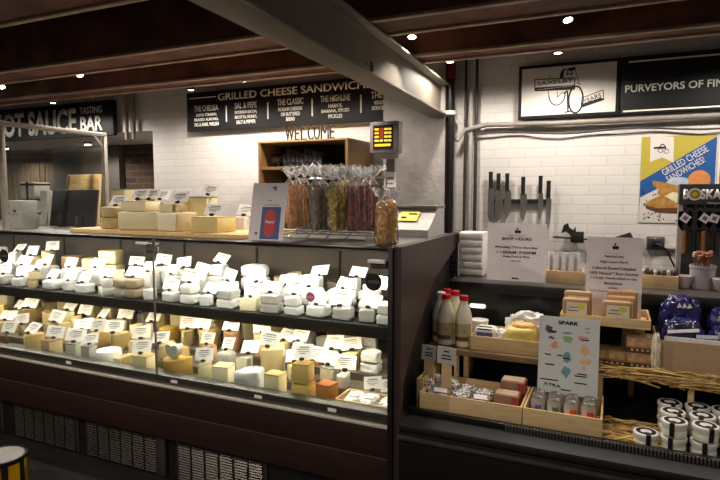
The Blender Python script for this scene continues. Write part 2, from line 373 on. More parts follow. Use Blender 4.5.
for u, w, hd, ls in cols:
    MB().text(hd, gx(u - w / 2), gx(u + w / 2), H * .5, H * .65, -.001, .003, .02).build('heading_text', LETTER, gs, smooth=0)
    mb = MB()
    for i, l in enumerate(ls):
        k = min(1, len(l) / 15) * w / 2
        mb.text(l, gx(u - k), gx(u + k), H * (.36 - i * .12), H * (.45 - i * .12), -.001, .003, .02)
    mb.build('small_lettering', LETTER, gs, smooth=0)
# shop sign with the bicycle drawing
x0, x1 = X_at(518.5, SY, 2.3), X_at(620, SY, 2.3); z0, z1 = at_y(570, 117.2, SY).z, at_y(570, 62, SY).z
ss = sign_board('shop_sign', 'white shop sign in black frame with bicycle logo and ten years ribbon', x0, x1, z0, z1)
hw, H = (x1 - x0) / 2, z1 - z0
MB().b2(-hw + .022, hw - .022, -.002, .002, .022, H - .022).build('white_face', mat('white_sign_face', '#cfc8c2', .55, var=.03), ss)
def sx(u): return X_at(u, SY, 2.3) - ss.location.x
def szz(u, v): return at_y(u, v, SY).z - z0
def S(zx, zy): u, v = 510 + zx / 6, 50 + zy / 6; return (sx(u), szz(u, v))     # zoomed reading to sign plane
def poly_line(mb, pts, w, closed=False, y=-.004):
    P = [Vector((p[0], y, p[1])) for p in pts]
    if closed: P.append(P[0])
    for a, b in zip(P, P[1:]):
        d = (b - a); n = Vector((-d.z, 0, d.x)).normalized() * w / 2
        mb.xz([((a + n).x, (a + n).z), ((b + n).x, (b + n).z), ((b - n).x, (b - n).z), ((a - n).x, (a - n).z)], y, y + .002)
INKM = mat('sign_ink', '#171415', .7)
mb = MB(); poly_line(mb, [S(148, 178), S(387, 168), S(388, 235), S(150, 246)], .006, True)
mb.xz([S(150, 226), S(388, 210), S(388, 236), S(150, 247)], -.005, -.002)
a, b = S(162, 212), S(378, 178); mb.text('SAXELBY', a[0], b[0], a[1], b[1] + .006, -.003, .002, .005, .03)
mb.build('name_box', INKM, ss, smooth=0)
a, b = S(160, 240), S(380, 218); MB().text('CHEESEMONGERS', a[0] + .01, b[0] - .01, a[1] + .003, b[1] - .001, -.0055, .003, .0, .04).build('small_lettering', LETTER, ss, smooth=0)
mb = MB(); poly_line(mb, [S(322, 262), S(345, 245), S(352, 366)], .010); poly_line(mb, [S(334, 374), S(372, 366)], .008)
c = S(397, 298); mb2 = []
poly_line(mb, [(c[0] + .045 * math.cos(t * .314), c[1] + .088 * math.sin(t * .314)) for t in range(20)], .011, True)
mb.build('numeral', INKM, ss, smooth=0)
mb = MB(); poly_line(mb, [S(428, 290), S(560, 240), S(566, 298), S(432, 345)], .005, True)
mb.xz([S(432, 325), S(552, 285), S(570, 300), S(432, 345)], -.005, -.002)
a, b = S(438, 318), S(550, 262); mb.text('YEARS', a[0], b[0], a[1] + .012, b[1] - .012, -.003, .002, .005, .33); mb.build('ribbon', INKM, ss, smooth=0)
mb = MB()
cr = S(283, 268); poly_line(mb, [(cr[0] + .052 * math.cos(math.pi + .25 * t), cr[1] + .07 * math.sin(math.pi + .25 * t)) for t in range(14)], .007)
mb.xz([S(296, 168), S(300, 135), S(318, 115), S(340, 112), S(322, 128), S(318, 168)], -.005, -.002)
mb.xz([S(330, 125), S(352, 108), S(392, 102), S(388, 118), S(362, 128), S(340, 122)], -.005, -.002)
poly_line(mb, [S(345, 125), S(335, 150), S(352, 140), S(372, 150), S(366, 128)], .006)
poly_line(mb, [S(385, 118), S(398, 150), S(418, 208), S(400, 196)], .004); poly_line(mb, [S(237, 150), S(238, 175)], .004)
poly_line(mb, [S(285, 245), S(285, 285), S(305, 262), S(318, 250)], .004); poly_line(mb, [S(230, 245), S(232, 270)], .004)
mb.build('logo_print', INKM, ss, smooth=0)
# purveyors sign
x0, x1 = X_at(621, SY, 2.3), 2.2; ps = sign_board('shop_sign', 'black sign reading purveyors of fine in white with pale border lines', x0, x1, z0 + .0, z1)
ox = ps.location.x
def px_(u): return X_at(u, SY, 2.3) - ox
def pz(u, v): return at_y(u, v, SY).z - z0
MB().text('PURVEYORS OF FINE', px_(625.5), px_(731), pz(660, 90.5), pz(660, 83), -.001, .003, .02).build('lettering', LETTER, ps, smooth=0)
mb = MB(); mb.b2(px_(628), (x1 - x0) / 2 - .05, -.004, 0, pz(628, 63) , pz(628, 61.5)); mb.b2(px_(624), (x1 - x0) / 2 - .05, -.004, 0, pz(628, 112), pz(628, 110.5)); mb.build('rule_line', LETTER, ps)
# poster
PY = 4.1455
def Pp(u, v): p = at_y(u, v, PY); return p
c0 = Pp(638.5, 222); x0, x1 = c0.x, Pp(717, 140).x; z0p, z1p = Pp(645, 222.5).z, Pp(640, 137).z
po = thing('poster', 'yellow and blue grilled cheese sandwiches poster taped on white brick wall', 'poster', (x0, PY, z0p))
def Q(zx, zy): p = at_y(540 + zx / 4, 120 + zy / 4, PY); return (p.x - x0, p.z - z0p)      # zoomed reading to poster plane
W_, H_ = x1 - x0, z1p - z0p
MB().b2(0, W_, 0, .004, 0, H_).build('sheet', mat('poster_yellow', '#b3a23c', .6, var=.03), po)
mb = MB(); mb.xz([(0, Q(400, 245)[1]), (W_, Q(700, 66)[1]), (W_, 0), (0, 0)], -.001, 0); mb.build('blue_field', mat('poster_blue', '#174f90', .6, var=.03), po, smooth=0)
mb = MB(); mb.xz([Q(400, 310), Q(470, 275), Q(560, 235), Q(600, 260), Q(640, 300), (W_, .18), (W_, 0), (0, 0)], -.002, -.001)
mb.mi = 1
for i in range(70):
    x, zq = rnd.uniform(.01, .32), rnd.uniform(.01, .22)
    if zq < .25 - x * .2: mb.box((x, -.0022, zq), (.007, .0006, .010), rot=(0, rnd.uniform(-.6, .6), 0))
mb.build('spotted_cloth_print', [mat('poster_cloth', '#c9c3bd', .7, var=.03), INKM], po, smooth=0)
mb = MB(); mb.xz([Q(442, 62), Q(536, 68), Q(534, 170), Q(490, 150), Q(440, 168)], -.002, -.001); mb.build('white_ribbon_print', mat('poster_white', '#d6d0cb', .7, var=.03), po, smooth=0)
mb = MB()
for k, (cx, cy) in enumerate(((482, 122), (505, 125))):
    c = Q(cx, cy); poly_line(mb, [(c[0] + .014 * math.cos(t * .6), c[1] + .014 * math.sin(t * .6)) for t in range(11)], .0035, y=-.0035)
poly_line(mb, [Q(455, 112), Q(500, 110)], .012, y=-.0035); poly_line(mb, [Q(478, 108), Q(490, 96), Q(500, 104), Q(504, 118)], .006, y=-.0035); mb.build('logo_print', INKM, po, smooth=0)
mb = MB(); r_ = .44
a, b = Q(478, 225), Q(678, 100); c = Q(578, 163); d = Q(578, 203)
d2 = ((b[0] - a[0]))
mb.text('GRILLED CHEESE', c[0] - d2 * .53, c[0] + d2 * .53, c[1] - .021, c[1] + .021, -.0015, .002, .0, math.atan2(b[1] - a[1], b[0] - a[0]) * .93)
c = Q(581, 198); mb.text('SANDWICHES!', c[0] - d2 * .44, c[0] + d2 * .44, c[1] - .02, c[1] + .02, -.0015, .002, .0, math.atan2(b[1] - a[1], b[0] - a[0]) * .93)
mb.build('lettering', mat('poster_white', '#d6d0cb'), po, smooth=0)
c = Q(637, 240); mb = MB(); mb.xz([(c[0] + .062 * math.cos(t * .2618), c[1] + .062 * math.sin(t * .2618)) for t in range(24)], -.003, -.002); mb.build('orange_roundel', mat('poster_orange', '#c98344', .7), po, smooth=0)
c = Q(556, 250); mb = MB(); mb.xz([(c[0] + .075 * math.cos(t * .2618), c[1] - .01 + .045 * math.sin(t * .2618)) for t in range(24)], -.0028, -.002); mb.build('plate_print', mat('poster_plate', '#a9b6c4', .7), po, smooth=0)
mb = MB(); mb.xz([Q(450, 242), Q(500, 250), Q(600, 275), Q(640, 300), Q(600, 320), Q(545, 328), Q(500, 310), Q(468, 296), Q(474, 276), Q(452, 262)], -.004, -.0028)
mb.xz([Q(420, 336), Q(440, 320), Q(486, 300), Q(520, 322), Q(600, 335), Q(640, 345), Q(600, 372), Q(520, 370), Q(470, 368), Q(425, 352)], -.0045, -.0028); mb.mi = 1
mb.xz([Q(420, 340), Q(470, 352), Q(560, 350), Q(600, 356), Q(600, 374), Q(520, 372), Q(470, 369), Q(425, 353)], -.0052, -.0045); mb.mi = 2
mb.xz([Q(498, 305), Q(530, 288), Q(600, 302), Q(585, 325), Q(545, 330)], -.005, -.004)
mb.build('sandwich_print', [mat('toast_print', '#a8793a', .7, var=.3, scale=40), mat('toast_dark_print', '#5c3018', .7, var=.3, scale=40), mat('melt_print', '#d8cba6', .7)], po, smooth=0)
p2 = thing('poster', 'dark blue poster edge just past the sandwich poster', 'poster', (Pp(719, 140).x, PY, Pp(719, 186).z))
MB().b2(0, .45, 0, .004, 0, .3).build('sheet', mat('poster_navy', '#1b2f6b', .6), p2); MB().b2(0, .012, -.001, 0, 0, .3).build('white_border', WHITE, p2)
# welcome letters on the open cabinet
CF, CB = 3.69, 4.14
cx0, cx1 = X_at(258, CF, 1.99), X_at(348, CF, 1.99); CT = at_y(345, 139.5, CF).z
cb = thing('open_cabinet', 'brown wooden open cabinet with dark shelves standing against the white brick wall', 'cabinet', ((cx0 + cx1) / 2, CF, 0))
hw = (cx1 - cx0) / 2; D = CB - CF
for s in (-1, 1): MB().b2(s * hw, s * (hw - .022), 0, D, .0, CT).build('side_panel', OAK, cb)
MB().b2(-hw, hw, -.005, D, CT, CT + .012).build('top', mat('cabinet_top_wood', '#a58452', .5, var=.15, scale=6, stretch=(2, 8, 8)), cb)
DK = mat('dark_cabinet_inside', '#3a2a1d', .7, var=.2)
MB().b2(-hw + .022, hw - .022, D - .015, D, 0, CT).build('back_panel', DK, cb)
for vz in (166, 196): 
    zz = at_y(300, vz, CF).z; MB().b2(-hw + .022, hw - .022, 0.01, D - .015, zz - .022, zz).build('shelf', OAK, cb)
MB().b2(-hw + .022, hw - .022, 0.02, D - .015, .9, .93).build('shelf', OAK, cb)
us = [(285, 293.5), (294.5, 299), (300.5, 306), (307.5, 313), (313.5, 319.5), (320.5, 328.5), (329.5, 334)]
for ch, (a, b) in zip('WELCOME', us):
    za = CT + .0125; xa, xb = X_at(a, CF + .05, 2.05), X_at(b, CF + .05, 2.05)
    mb = MB(); mb.text(ch, xa, xb, 0, .108, 0.0, .010, .0); o = mb.build('welcome_letter', mat('bronze_letter', '#2a1d10', .6, .2), None, (0, CF + .06, za), smooth=0)
    n = 'E after the W' if (ch == 'E' and a < 300) else 'final E' if ch == 'E' else ch
    tag(o, f'upright bronze letter {n} of the welcome word on the brown cabinet top', 'letter', 'welcome letters on the cabinet')
# shelf contents of the cabinet
z1s = at_y(300, 166, CF).z; bx = X_at(284, CF + .1, 1.85)
for i in range(9):
    w = .033 + .006 * (i % 3); h = .105 + .012 * ((i * 7) % 4)
    o = MB().b2(0, w - .002, 0, .14, 0, h, .002).build('book', mat('dark_book_%d' % (i % 3), ['#1d2026', '#2a2d33', '#14161a'][i % 3], .6), None, (bx, CF + .08, z1s + .0005))
    MB().b2(.004, w - .006, -.0012, .0, h * .3, h * .6).build('spine_label', mat('spine_grey', '#4b4e55', .7), o)
    tag(o, f'dark slim book on the cabinet shelf, {["first","second","third","fourth","fifth","sixth","seventh","eighth","ninth"][i]} in the row after the small figurine', 'book', 'books in the open cabinet'); bx += w
fg = thing('pig_figurine', 'small grey pig figurine on the cabinet shelf beside the dark books', 'figurine', (X_at(276, CF + .15, 1.85), CF + .15, z1s))
FM = mat('grey_figurine', '#77706a', .7)
mb = MB(); mb.lump((0, 0, .035), (.10, .05, .055), .05, 3, 3, flat=False); mb.lump((-.052, 0, .05), (.04, .035, .04), .05, 2, 4, flat=False); mb.build('body', FM, fg)
for a in (-1, 1):
    for b in (-1, 1): MB().cyl((a * .03, b * .014, 0), (a * .03, b * .014, .045), .008).build('leg', FM, fg)
MB().tube([(.045, 0, .07), (.06, 0, .09), (.05, 0, .1)], .004, 6).build('tail', FM, fg)
z2s = at_y(300, 196, CF).z
tag(MB().lump((0, 0, 0), (.12, .09, .05), .25, 3, 5).build('cloth_bundle', mat('grey_cloth', '#7c746c', .9), None, (X_at(276, CF + .12, 1.7), CF + .12, z2s)), 'crumpled grey cloth on the lower cabinet shelf', 'cloth')
# ------------------------------------------------------------------ the cheese case
CX0, CX1, FY, BY, TOP = -4.95, X_at(387.3, 2.215, 1.0) + .012, 2.25, 3.2, 1.364
SEAM = X_at(155, 2.26, 1.1)
case = thing('cheese_display_case', 'long glass fronted refrigerated cheese case with dark wood base', 'display case', ((CX0 + CX1) / 2, FY, 0))
ox = case.location.x
def K(mb, nm, m, par=case, smooth=35):
    mb.bm.transform(Matrix.Translation((-ox, -FY, 0))); return mb.build(nm, m, par, smooth=smooth)
PX = CX1 + .045
ep = [(at_x(u, v, PX).y, at_x(u, v, PX).z) for u, v in ((444, 246), (434, 280), (413, 345), (403, 385))]
K(MB().yz([(FY - .02, 0), (FY - .02, TOP + .006), (BY + .02, TOP + .006), (BY + .02, ep[0][1])] + ep[1:] + [(ep[3][0], 0)], CX1 + .012, PX), 'end_panel', ENDP)
K(MB().b2(CX1, CX1 + .0115, FY - .02, BY + .02, 0, TOP + .005), 'inner_side', mat('inner_side_dark', '#1c1715', .5))
K(MB().b2(CX1 - .012, CX1 + .012, FY - .035, FY - .005, 0, TOP + .004, .003), 'corner_post', BLACK)
K(MB().b2(CX0 - .045, CX0, FY - .02, BY + .02, 0, TOP + .006, .004), 'end_panel', ENDP)
K(MB().b2(CX0, CX1, FY + .05, BY, TOP - .022, TOP), 'top', STEEL)
K(MB().b2(CX0, CX1, FY - .012, FY + .05, TOP - .014, TOP, .004), 'top_rail', mat('black_rail', '#100e0d', .3, .4))
K(MB().b2(CX0, CX1, FY - .006, FY + .006, TOP - .02, TOP - .0145, .002), 'rail_trim', mat('rail_trim', '#4a4541', .35, .7))
BACKIN = mat('case_back', '#42372d', .4, .2, var=.25, scale=3)
K(MB().b2(CX0, CX1, 3.1, 3.12, .3, TOP - .03), 'back_panel', BACKIN)
mb = MB(); x = CX0 + .3
while x < CX1: mb.b2(x - .006, x + .006, 3.092, 3.1, .55, TOP - .03); x += .62
K(mb, 'back_upright', DARK)
K(MB().b2(CX0, CX1, 2.70, 2.76, 1.312, 1.342), 'light_housing', GREYMET)
K(MB().b2(CX0 + .1, CX1 - .1, 2.715, 2.745, 1.304, 1.312), 'light_tube', LED)
for a, b in ((CX0 + .005, SEAM - .002), (SEAM + .002, CX1 - .013)):
    K(MB().b2(a, b, FY, FY + .006, .618, TOP - .0205), 'glass_pane', GLASS, smooth=0)
K(MB().b2(SEAM - .0025, SEAM + .0025, FY - .002, FY + .008, .618, TOP - .0205), 'glass_seam', mat('seam_strip', '#4a4540', .4))
# hinge bracket at the seam
hx, hz = SEAM, 1.325
mb = MB(); mb.b2(hx - .055, hx + .03, FY - .03, FY + .02, hz, hz + .012, .003); mb.b2(hx - .03, hx + .05, FY - .02, FY - .004, hz - .045, hz - .004, .004); mb.cyl((hx + .035, FY - .025, hz - .05), (hx + .035, FY - .025, hz + .03), .01)
hb1 = K(mb, 'hinge_bracket', STEEL)
K(MB().b2(hx - .075, hx + .01, FY - .045, FY - .031, hz + .004, hz + .016, .002), 'bracket_plate', mat('white_plate', '#d5d0c8', .4), hb1)
hx = CX1 - .055
mb = MB(); mb.b2(hx - .04, hx + .035, FY - .03, FY - .008, 1.272, 1.308, .004); hb2 = K(mb, 'hinge_bracket', mat('grey_bracket', '#4b4743', .4, .5))
K(MB().b2(hx - .045, hx + .035, FY - .05, FY - .031, 1.298, 1.314, .003), 'bracket_plate', mat('white_plate', '#d5d0c8'), hb2)
# base
K(MB().b2(CX0, CX1, FY - .01, FY + .06, .575, .62, .003), 'glass_rail', mat('rail_grey', '#4a4641', .35, .6))
K(MB().b2(CX0, CX1, FY - .03, FY + .02, .560, .573, .003), 'metal_trim', mat('bright_trim', '#cfc4b8', .35, .35))
K(MB().b2(CX0, CX1, FY - .02, FY + .04, .425, .56, .002), 'upper_base_panel', WOODPANEL)
K(MB().b2(CX0, CX1, FY, FY + .06, .262, .415, .002), 'lower_base_panel', WOODPANEL)
K(MB().b2(CX0, CX1, FY - .004, FY + .01, .405, .4155, .002), 'panel_edge', mat('panel_edge', '#5d463a', .4))
K(MB().b2(CX0, CX1, FY + .06, BY, .0, .45), 'carcass', BLACK)
GR = mat('grille_metal', '#4e4841', .38, .6, var=.2, scale=5)
for g in range(5):
    gx1 = X_at(240 - 88 * g + (6 if g > 1 else 0), FY, .15) if g < 3 else gx0_prev - .12
    gx0 = gx1 - .52 if g else gx1 - .56
    if g == 0: gx1, gx0 = X_at(262, FY, .15), X_at(171, FY, .15)
    if g == 1: gx1, gx0 = X_at(154, FY, .15), X_at(80, FY, .15)
    if g == 2: gx1, gx0 = X_at(72, FY, .15), X_at(8, FY, .15)
    gx0_prev = gx0
    if gx0 < CX0: break
    mb = MB(); mb.b2(gx0, gx1, FY + .045, FY + .051, .02, .255)
    nc = 6; cw = (gx1 - gx0 - .03) / nc
    for c in range(nc):
        for r in range(15):
            mb.box((gx0 + .015 + (c + .5) * cw, FY + .036, .034 + r * .0148), (cw * .84, .003, .0075), rot=(-.7, 0, 0))
    K(mb, 'vent_grille', GR, smooth=0)
K(MB().b2(CX0, CX1, FY + .052, FY + .06, 0, .262), 'kick_plate', mat('kick_metal', '#2b2826', .45, .6))
gx = X_at(160, FY + .03, .15); K(MB().b2(gx - .035, gx + .035, FY + .03, FY + .05, .02, .262, .006), 'kick_post', GR)
# stepped lower deck and upper shelf
LOW = [(2.40, .560), (2.57, .600), (2.74, .640), (2.91, .680)]       # (row centre y, z)
UPP = [(2.685, .921), (2.825, .952), (2.98, .985)]
mb = MB()
for i, (y, z) in enumerate(LOW): mb.b2(CX0, CX1, y - .085 if i else FY + .07, y + .085 if i < 3 else 3.1, .45, z)
DECK = mat('deck_steel', '#6e675e', .4, .5)
K(mb, 'lower_deck', DECK)
mb = MB()
for i, (y, z) in enumerate(UPP): mb.b2(CX0, CX1, y - .075, y + .07 if i < 2 else 3.08, .892, z)
K(mb, 'upper_shelf', mat('shelf_black', '#1b1816', .4, .3))
K(MB().b2(CX0, CX1, 2.598, 2.615, .855, .922, .003), 'shelf_fascia', mat('fascia', '#221e1b', .35, .4))
K(MB().b2(CX0, CX1, 2.62, 2.66, .870, .892), 'shelf_light_tube', emit('led_warm', '#ffdca8', 2.5))
mb = MB(); x = CX0 + .3
while x < CX1: mb.yz([(3.1, .892), (3.1, .77), (2.75, .872), (2.75, .892)], x - .006, x + .006); x += .62
K(mb, 'shelf_bracket', DARK)
# small white slips on the glass rail
for u in (68.5, 174, 258, 332):
    xx = X_at(u, FY - .012, .598)
    o = MB().b2(-.022, .022, -.002, 0, -.008, .008).build('rail_label', PAPER, None, (xx, FY - .0105, .598))
    n = {68.5: 'first', 174: 'second', 258: 'third', 332: 'fourth'}[u]
    tag(o, f'tiny white slip on the rail under the glass, {n} toward the end panel', 'label', 'slips on the glass rail')
# round stickers on the glass
def sticker(nm, u, v, r, m, label, txt=None, y=FY - .0015):
    p = at_y(u, v, y); mb = MB(); mb.cyl((0, 0.001, 0), (0, -.001, 0), r, seg=28); o = mb.build(nm, m, None, (p.x, y, p.z))
    if txt: MB().text(txt, -r * .7, r * .7, -r * .16, r * .16, -.0012, .0006, .02).build('lettering', GREYINK if nm != 'pink_sticker' else PAPER, o, smooth=0)
    return tag(o, label, 'sticker')
sticker('round_sticker', 373.5, 282, .039, mat('black_sticker', '#181a17', .4), 'large round black sticker on the case glass by the end panel', 'CHEESE')
sticker('pink_sticker', 310.5, 297, .0235, mat('pink_sticker', '#c0708c', .5), 'small round pink sticker low on the case glass', 'eat')
sticker('round_sticker', 4, 256, .042, mat('black_sticker', '#181a17'), 'round black sticker on the far end of the case glass', 'CHEESE')

# ------------------------------------------------------------------ cheeses
CH = {}
def C_(n, h, **k): CH[n] = mat('cheese_' + n, h, k.pop('rough', .55), var=k.pop('var', .1), scale=k.pop('scale', 60), bump=k.pop('bump', .15), sss=0, **k)
C_('white', '#e9e4da'); C_('cream', '#e6dab8'); C_('pale', '#dccfa6'); C_('yellow', '#d6bf80'); C_('gold', '#d6b66a'); C_('tan', '#b8a47f'); C_('brown', '#6b4d33', var=.3)
C_('grey', '#a7a39c', var=.3, scale=90); C_('orange', '#bb7a3e'); C_('green', '#c9c39b', var=.2); C_('blue', '#c9c7b4', var=.45, scale=110); C_('pink', '#cba17c', var=.15); C_('dark', '#3f342a', var=.3)
RINDS = {k: mat('rind_' + k, h, .75, var=.28, scale=45, bump=.5, bscale=70) for k, h in dict(white='#d8d2c6', cream='#c9b588', pale='#b99f66', yellow='#b39a62', gold='#b08a3c', tan='#84683f', brown='#46311f', grey='#857f78', orange='#a85b22', green='#8f8a66', blue='#8e8c80', pink='#96714e', dark='#241c16').items()}
WRAP = clear('film_wrap', '#ffffff', .9, .18, haze=.25); WRAPW = mat('white_wrap', '#e4e1dc', .3, var=.12, scale=50, bump=.9, bscale=38, spec=.7)
WRAPG = mat('greyish_wrap', '#b5b1a9', .3, var=.45, scale=35, bump=.9, bscale=45, spec=.7); WRAPT = mat('tan_wrap', '#a08a6c', .35, var=.4, scale=35, bump=.9, bscale=40, spec=.6)
NAMEC = dict(white='white', cream='cream', pale='pale yellow', yellow='yellow', gold='golden', tan='tan', brown='brown', grey='grey', orange='orange', green='greenish', blue='blue-veined', pink='pinkish tan', dark='dark brown')
def half_poly(n=20): return [( .5 * math.cos(math.pi * i / n), -.5 + math.sin(math.pi * i / n) * 1.0) for i in range(n + 1)]
def base_meshes():
    B = {}
    # each kind: list of (part name or None for the body, mesh); unit size, base at z=0, facing -y
    P = lambda f, k=35: (lambda mb: mb.mesh('cheese', [CH['cream']], k))(f(MB()))
    B['wheel'] = [(None, P(lambda m: m.lathe([(0, 0), (.47, 0), (.495, .08), (.5, .5), (.495, .92), (.46, 1), (0, 1)], seg=36)))]
    hp = half_poly()
    hq = half_poly(28)
    B['half'] = [(None, P(lambda m: m.prism([(x * .965, -.5 if y < -.499 else min(-.38, -.5 + (y + .5) * .96)) for x, y in hq], .03, .97, .03)))]
    B['half'].append(('rind', P(lambda m: m.prism([(x, -.455 if y < -.499 else -.455 + (y + .5) * .955) for x, y in hq], 0, 1, .075))))
    for s in range(6):                       # pie wedges lying flat, the tip turned to a different side each
        tip = [(-.5, -.35), (-.5, .2), (.5, -.4), (-.2, -.5), (.25, -.5), (-.5, -.1)][s]
        ac = {0: [(.42, -.5), (.49, -.15), (.48, .2), (.36, .5)], 1: [(.3, -.5), (.46, -.25), (.5, .1), (.4, .5)], 2: [(-.3, .5), (-.47, .25), (-.5, -.1), (-.42, -.45)], 3: [(.5, .25), (.25, .44), (-.1, .5), (-.5, .38)], 4: [(.5, .3), (.2, .47), (-.2, .5), (-.5, .3)], 5: [(.4, -.5), (.5, -.2), (.5, .2), (.4, .5)]}[s]
        wp = [tip] + ac; slope = [.0, .12, -.1, .05, .0, -.12][s]
        def wed(m, wp=wp, slope=slope):
            m.prism(wp, 0, .965, .02)
            for v in m.bm.verts:
                if v.co.z > .5: v.co.z += slope * v.co.x
            return m
        def wr(m, wp=wp, ac=ac, slope=slope):
            for a, b in zip(ac, ac[1:]): m.prism([a, b, (b[0] * .94, b[1] * .94), (a[0] * .94, a[1] * .94)], 0, .99)
            m.prism([(x * .985, y * .985) for x, y in wp], .95, .985)
            for v in m.bm.verts:
                if v.co.z > .5: v.co.z += slope * v.co.x
            return m
        B['wedge%d' % s] = [(None, P(wed)), ('rind', P(wr))]
    
    B['block'] = [(None, P(lambda m: m.box((0, 0, .48), (1, 1, .96), .03)))]
    B['block'].append(('rind', P(lambda m: m.box((0, 0, .97), (1.004, 1.004, .06), .02))))
    B['tall'] = [(None, P(lambda m: m.prism([(-.5, -.5), (.5, -.5)] + [(.5 * math.cos(math.pi * i / 14), .05 + .45 * math.sin(math.pi * i / 14)) for i in range(15)], 0, 1, .03)))]
    B['tall'].append(('rind', P(lambda m: m.prism([(-.49, -.49), (.49, -.49)] + [(.49 * math.cos(math.pi * i / 14), .05 + .44 * math.sin(math.pi * i / 14)) for i in range(15)], .97, 1.02))))
    for s in range(6):
        def wrapf(m, s=s):
            tb = bmesh.new(); bmesh.ops.create_cube(tb, size=1); bmesh.ops.subdivide_edges(tb, edges=tb.edges[:], cuts=9, use_grid_fill=True)
            tap = [.0, .25, .45, .1, .35, .0][s]; rr = random.Random(s + 5); sk = rr.uniform(-.12, .12)
            for v in tb.verts:
                p = v.co.copy(); q = p * 2; e = sum(1 for c in q if abs(c) > .97)
                k = 1 - .07 * max(0, e - 1)
                p = Vector((p.x * k * (1 - tap * (p.y + .5)), p.y * k + sk * p.z, p.z * k * (1 - .16 * (rr.random() < .001))))
                p.z += (.18 * (p.y if s % 2 else p.x * .6)) * (1 if p.z > 0 else 0)
                n_ = noise.noise_vector(q * 2.2 + Vector((s * 4.1, 1, 0))) * .045 + noise.noise_vector(q * 5 + Vector((s, 7, 3))) * .02
                if p.z < -.4: n_ *= .2
                v.co = p + n_ + Vector((0, 0, .5)); v.co.z = max(0, v.co.z)
            m._take(tb); return m
        B['wrap%d' % s] = [(None, P(wrapf, 40)), ('sticker', P(lambda m: m.box((.05, -.1, 1.0), (.42, .4, .03), rot=(.1 * (s % 2), -.08 * (1 - s % 2), .1 * s))))]
    for s in range(4):
        B['round%d' % s] = [(None, P(lambda m: m.lump((0, 0, 0), (1.02, 1.02, 1.1), .06, 4, s + 11, .5, 3.4), 60)), ('sticker', P(lambda m: m.lathe([(0, 1.06), (.2, 1.055), (.2, 1.01)], seg=16)))]
    B['heart'] = [(None, P(lambda m: m.xz([(0, 0), (.22, .18), (.42, .45), (.5, .72), (.42, .93), (.25, 1), (.08, .93), (0, .82), (-.08, .93), (-.25, 1), (-.42, .93), (-.5, .72), (-.42, .45), (-.22, .18)], -.5, .5), 20))]
    def slice_(m): m.prism([(-.5, -.5), (.5, -.5), (.5, .5), (-.5, .5)], 0, .3); return m
    return B
BM = base_meshes(); CHEESES = []
def cheese(kind, col, x, y, z, w, d, h, rz=0, deck='', row=''):
    k = kind if kind in BM else kind + str(rnd.randrange(6 if kind in ('wrap', 'wedge') else 4)); parts = BM[k]
    nm = {'wheel': 'whole_cheese', 'half': 'half_cheese_wheel', 'wedge': 'cheese_wedge', 'block': 'cheese_block', 'tall': 'cut_cheese_wheel', 'heart': 'heart_cheese', 'wrap': 'wrapped_cheese', 'round': 'round_wrapped_cheese'}[kind]
    o = bpy.data.objects.new(nm, parts[0][1]); COL.objects.link(o)
    o.location = (x, y, z); o.scale = (w, d, h); o.rotation_euler = (0, 0, rz)
    W = {'white': WRAPW, 'cream': WRAPW, 'grey': WRAPG, 'tan': WRAPT}
    body = W.get(col, WRAPW) if kind in ('wrap', 'round') else (RINDS[col] if kind == 'wheel' and col in ('brown', 'dark', 'tan', 'pink', 'grey') else CH[col])
    o.material_slots[0].link = 'OBJECT'; o.material_slots[0].material = body
    for pn, me in parts[1:]:
        c = bpy.data.objects.new(pn, me); COL.objects.link(c); c.parent = o
        c.material_slots[0].link = 'OBJECT'; c.material_slots[0].material = (PAPER if rnd.random() < .7 else mat('pale_sticker', '#b9b09c', .7)) if pn == 'sticker' else RINDS[col]
    cn = NAMEC[col]
    desc = {'wheel': f'whole {cn} cheese wheel', 'half': f'{cn} half wheel', 'wedge': f'{cn} cheese wedge', 'block': f'{cn} cheese block', 'tall': f'{cn} cut wheel', 'heart': f'{cn} heart cheese', 'wrap': f'{cn} wrapped cheese', 'round': f'{cn} round wrapped cheese'}[kind]
    cat = 'cheese'
    CHEESES.append(dict(o=o, desc=desc, deck=deck, row=row, x=x, y=y, z=z, w=w, d=d, h=h, kind=kind))
    o['category'] = cat; return CHEESES[-1]
CARDS = []; RH = random.Random(21)
cm = MB(); cm.box((0, 0, .036), (.092, .0016, .062), rot=(0, 0, 0)); cm.mi = 1
for i, (a, w) in enumerate(((.053, .05), (.044, .062), (.034, .056), (.026, .03))): cm.box((-.004 * (i % 2), -.0012, a), (w, .0006, .0028 if i else .0045))
CARD = cm.mesh('card', [mat('price_card', '#efe9e2', .6, var=.03), GREYINK], 0)
CARDB = MB().lump((0, 0, -.003), (.026, .02, .015), .15, 2, 3).mesh('clip', [BLACK])
CARDP = MB().cyl((0, 0, -.002), (0, 0, .012), .0016).mesh('pin', [BLACK])
def card(x, y, z, deck, row, tilt=None, yaw=None, s=1, roll=None):
    o = bpy.data.objects.new('price_card', CARD); COL.objects.link(o); o.location = (x, y, z); o.scale = (s, s, s)
    t = R(rnd.uniform(-48, -18)) if tilt is None else R(tilt)
    o.rotation_euler = (t, R(rnd.uniform(-9, 9) if roll is None else roll), R(rnd.uniform(-14, 30)) if yaw is None else R(yaw))
    for nm, me in (('clip', CARDB),):
        c = bpy.data.objects.new(nm, me); COL.objects.link(c); c.parent = o; c.rotation_euler = (-t, 0, 0); c.location = (0, -.004, 0)
    o['category'] = 'price card'; CARDS.append(dict(o=o, deck=deck, row=row, x=x, y=y, z=z)); return o

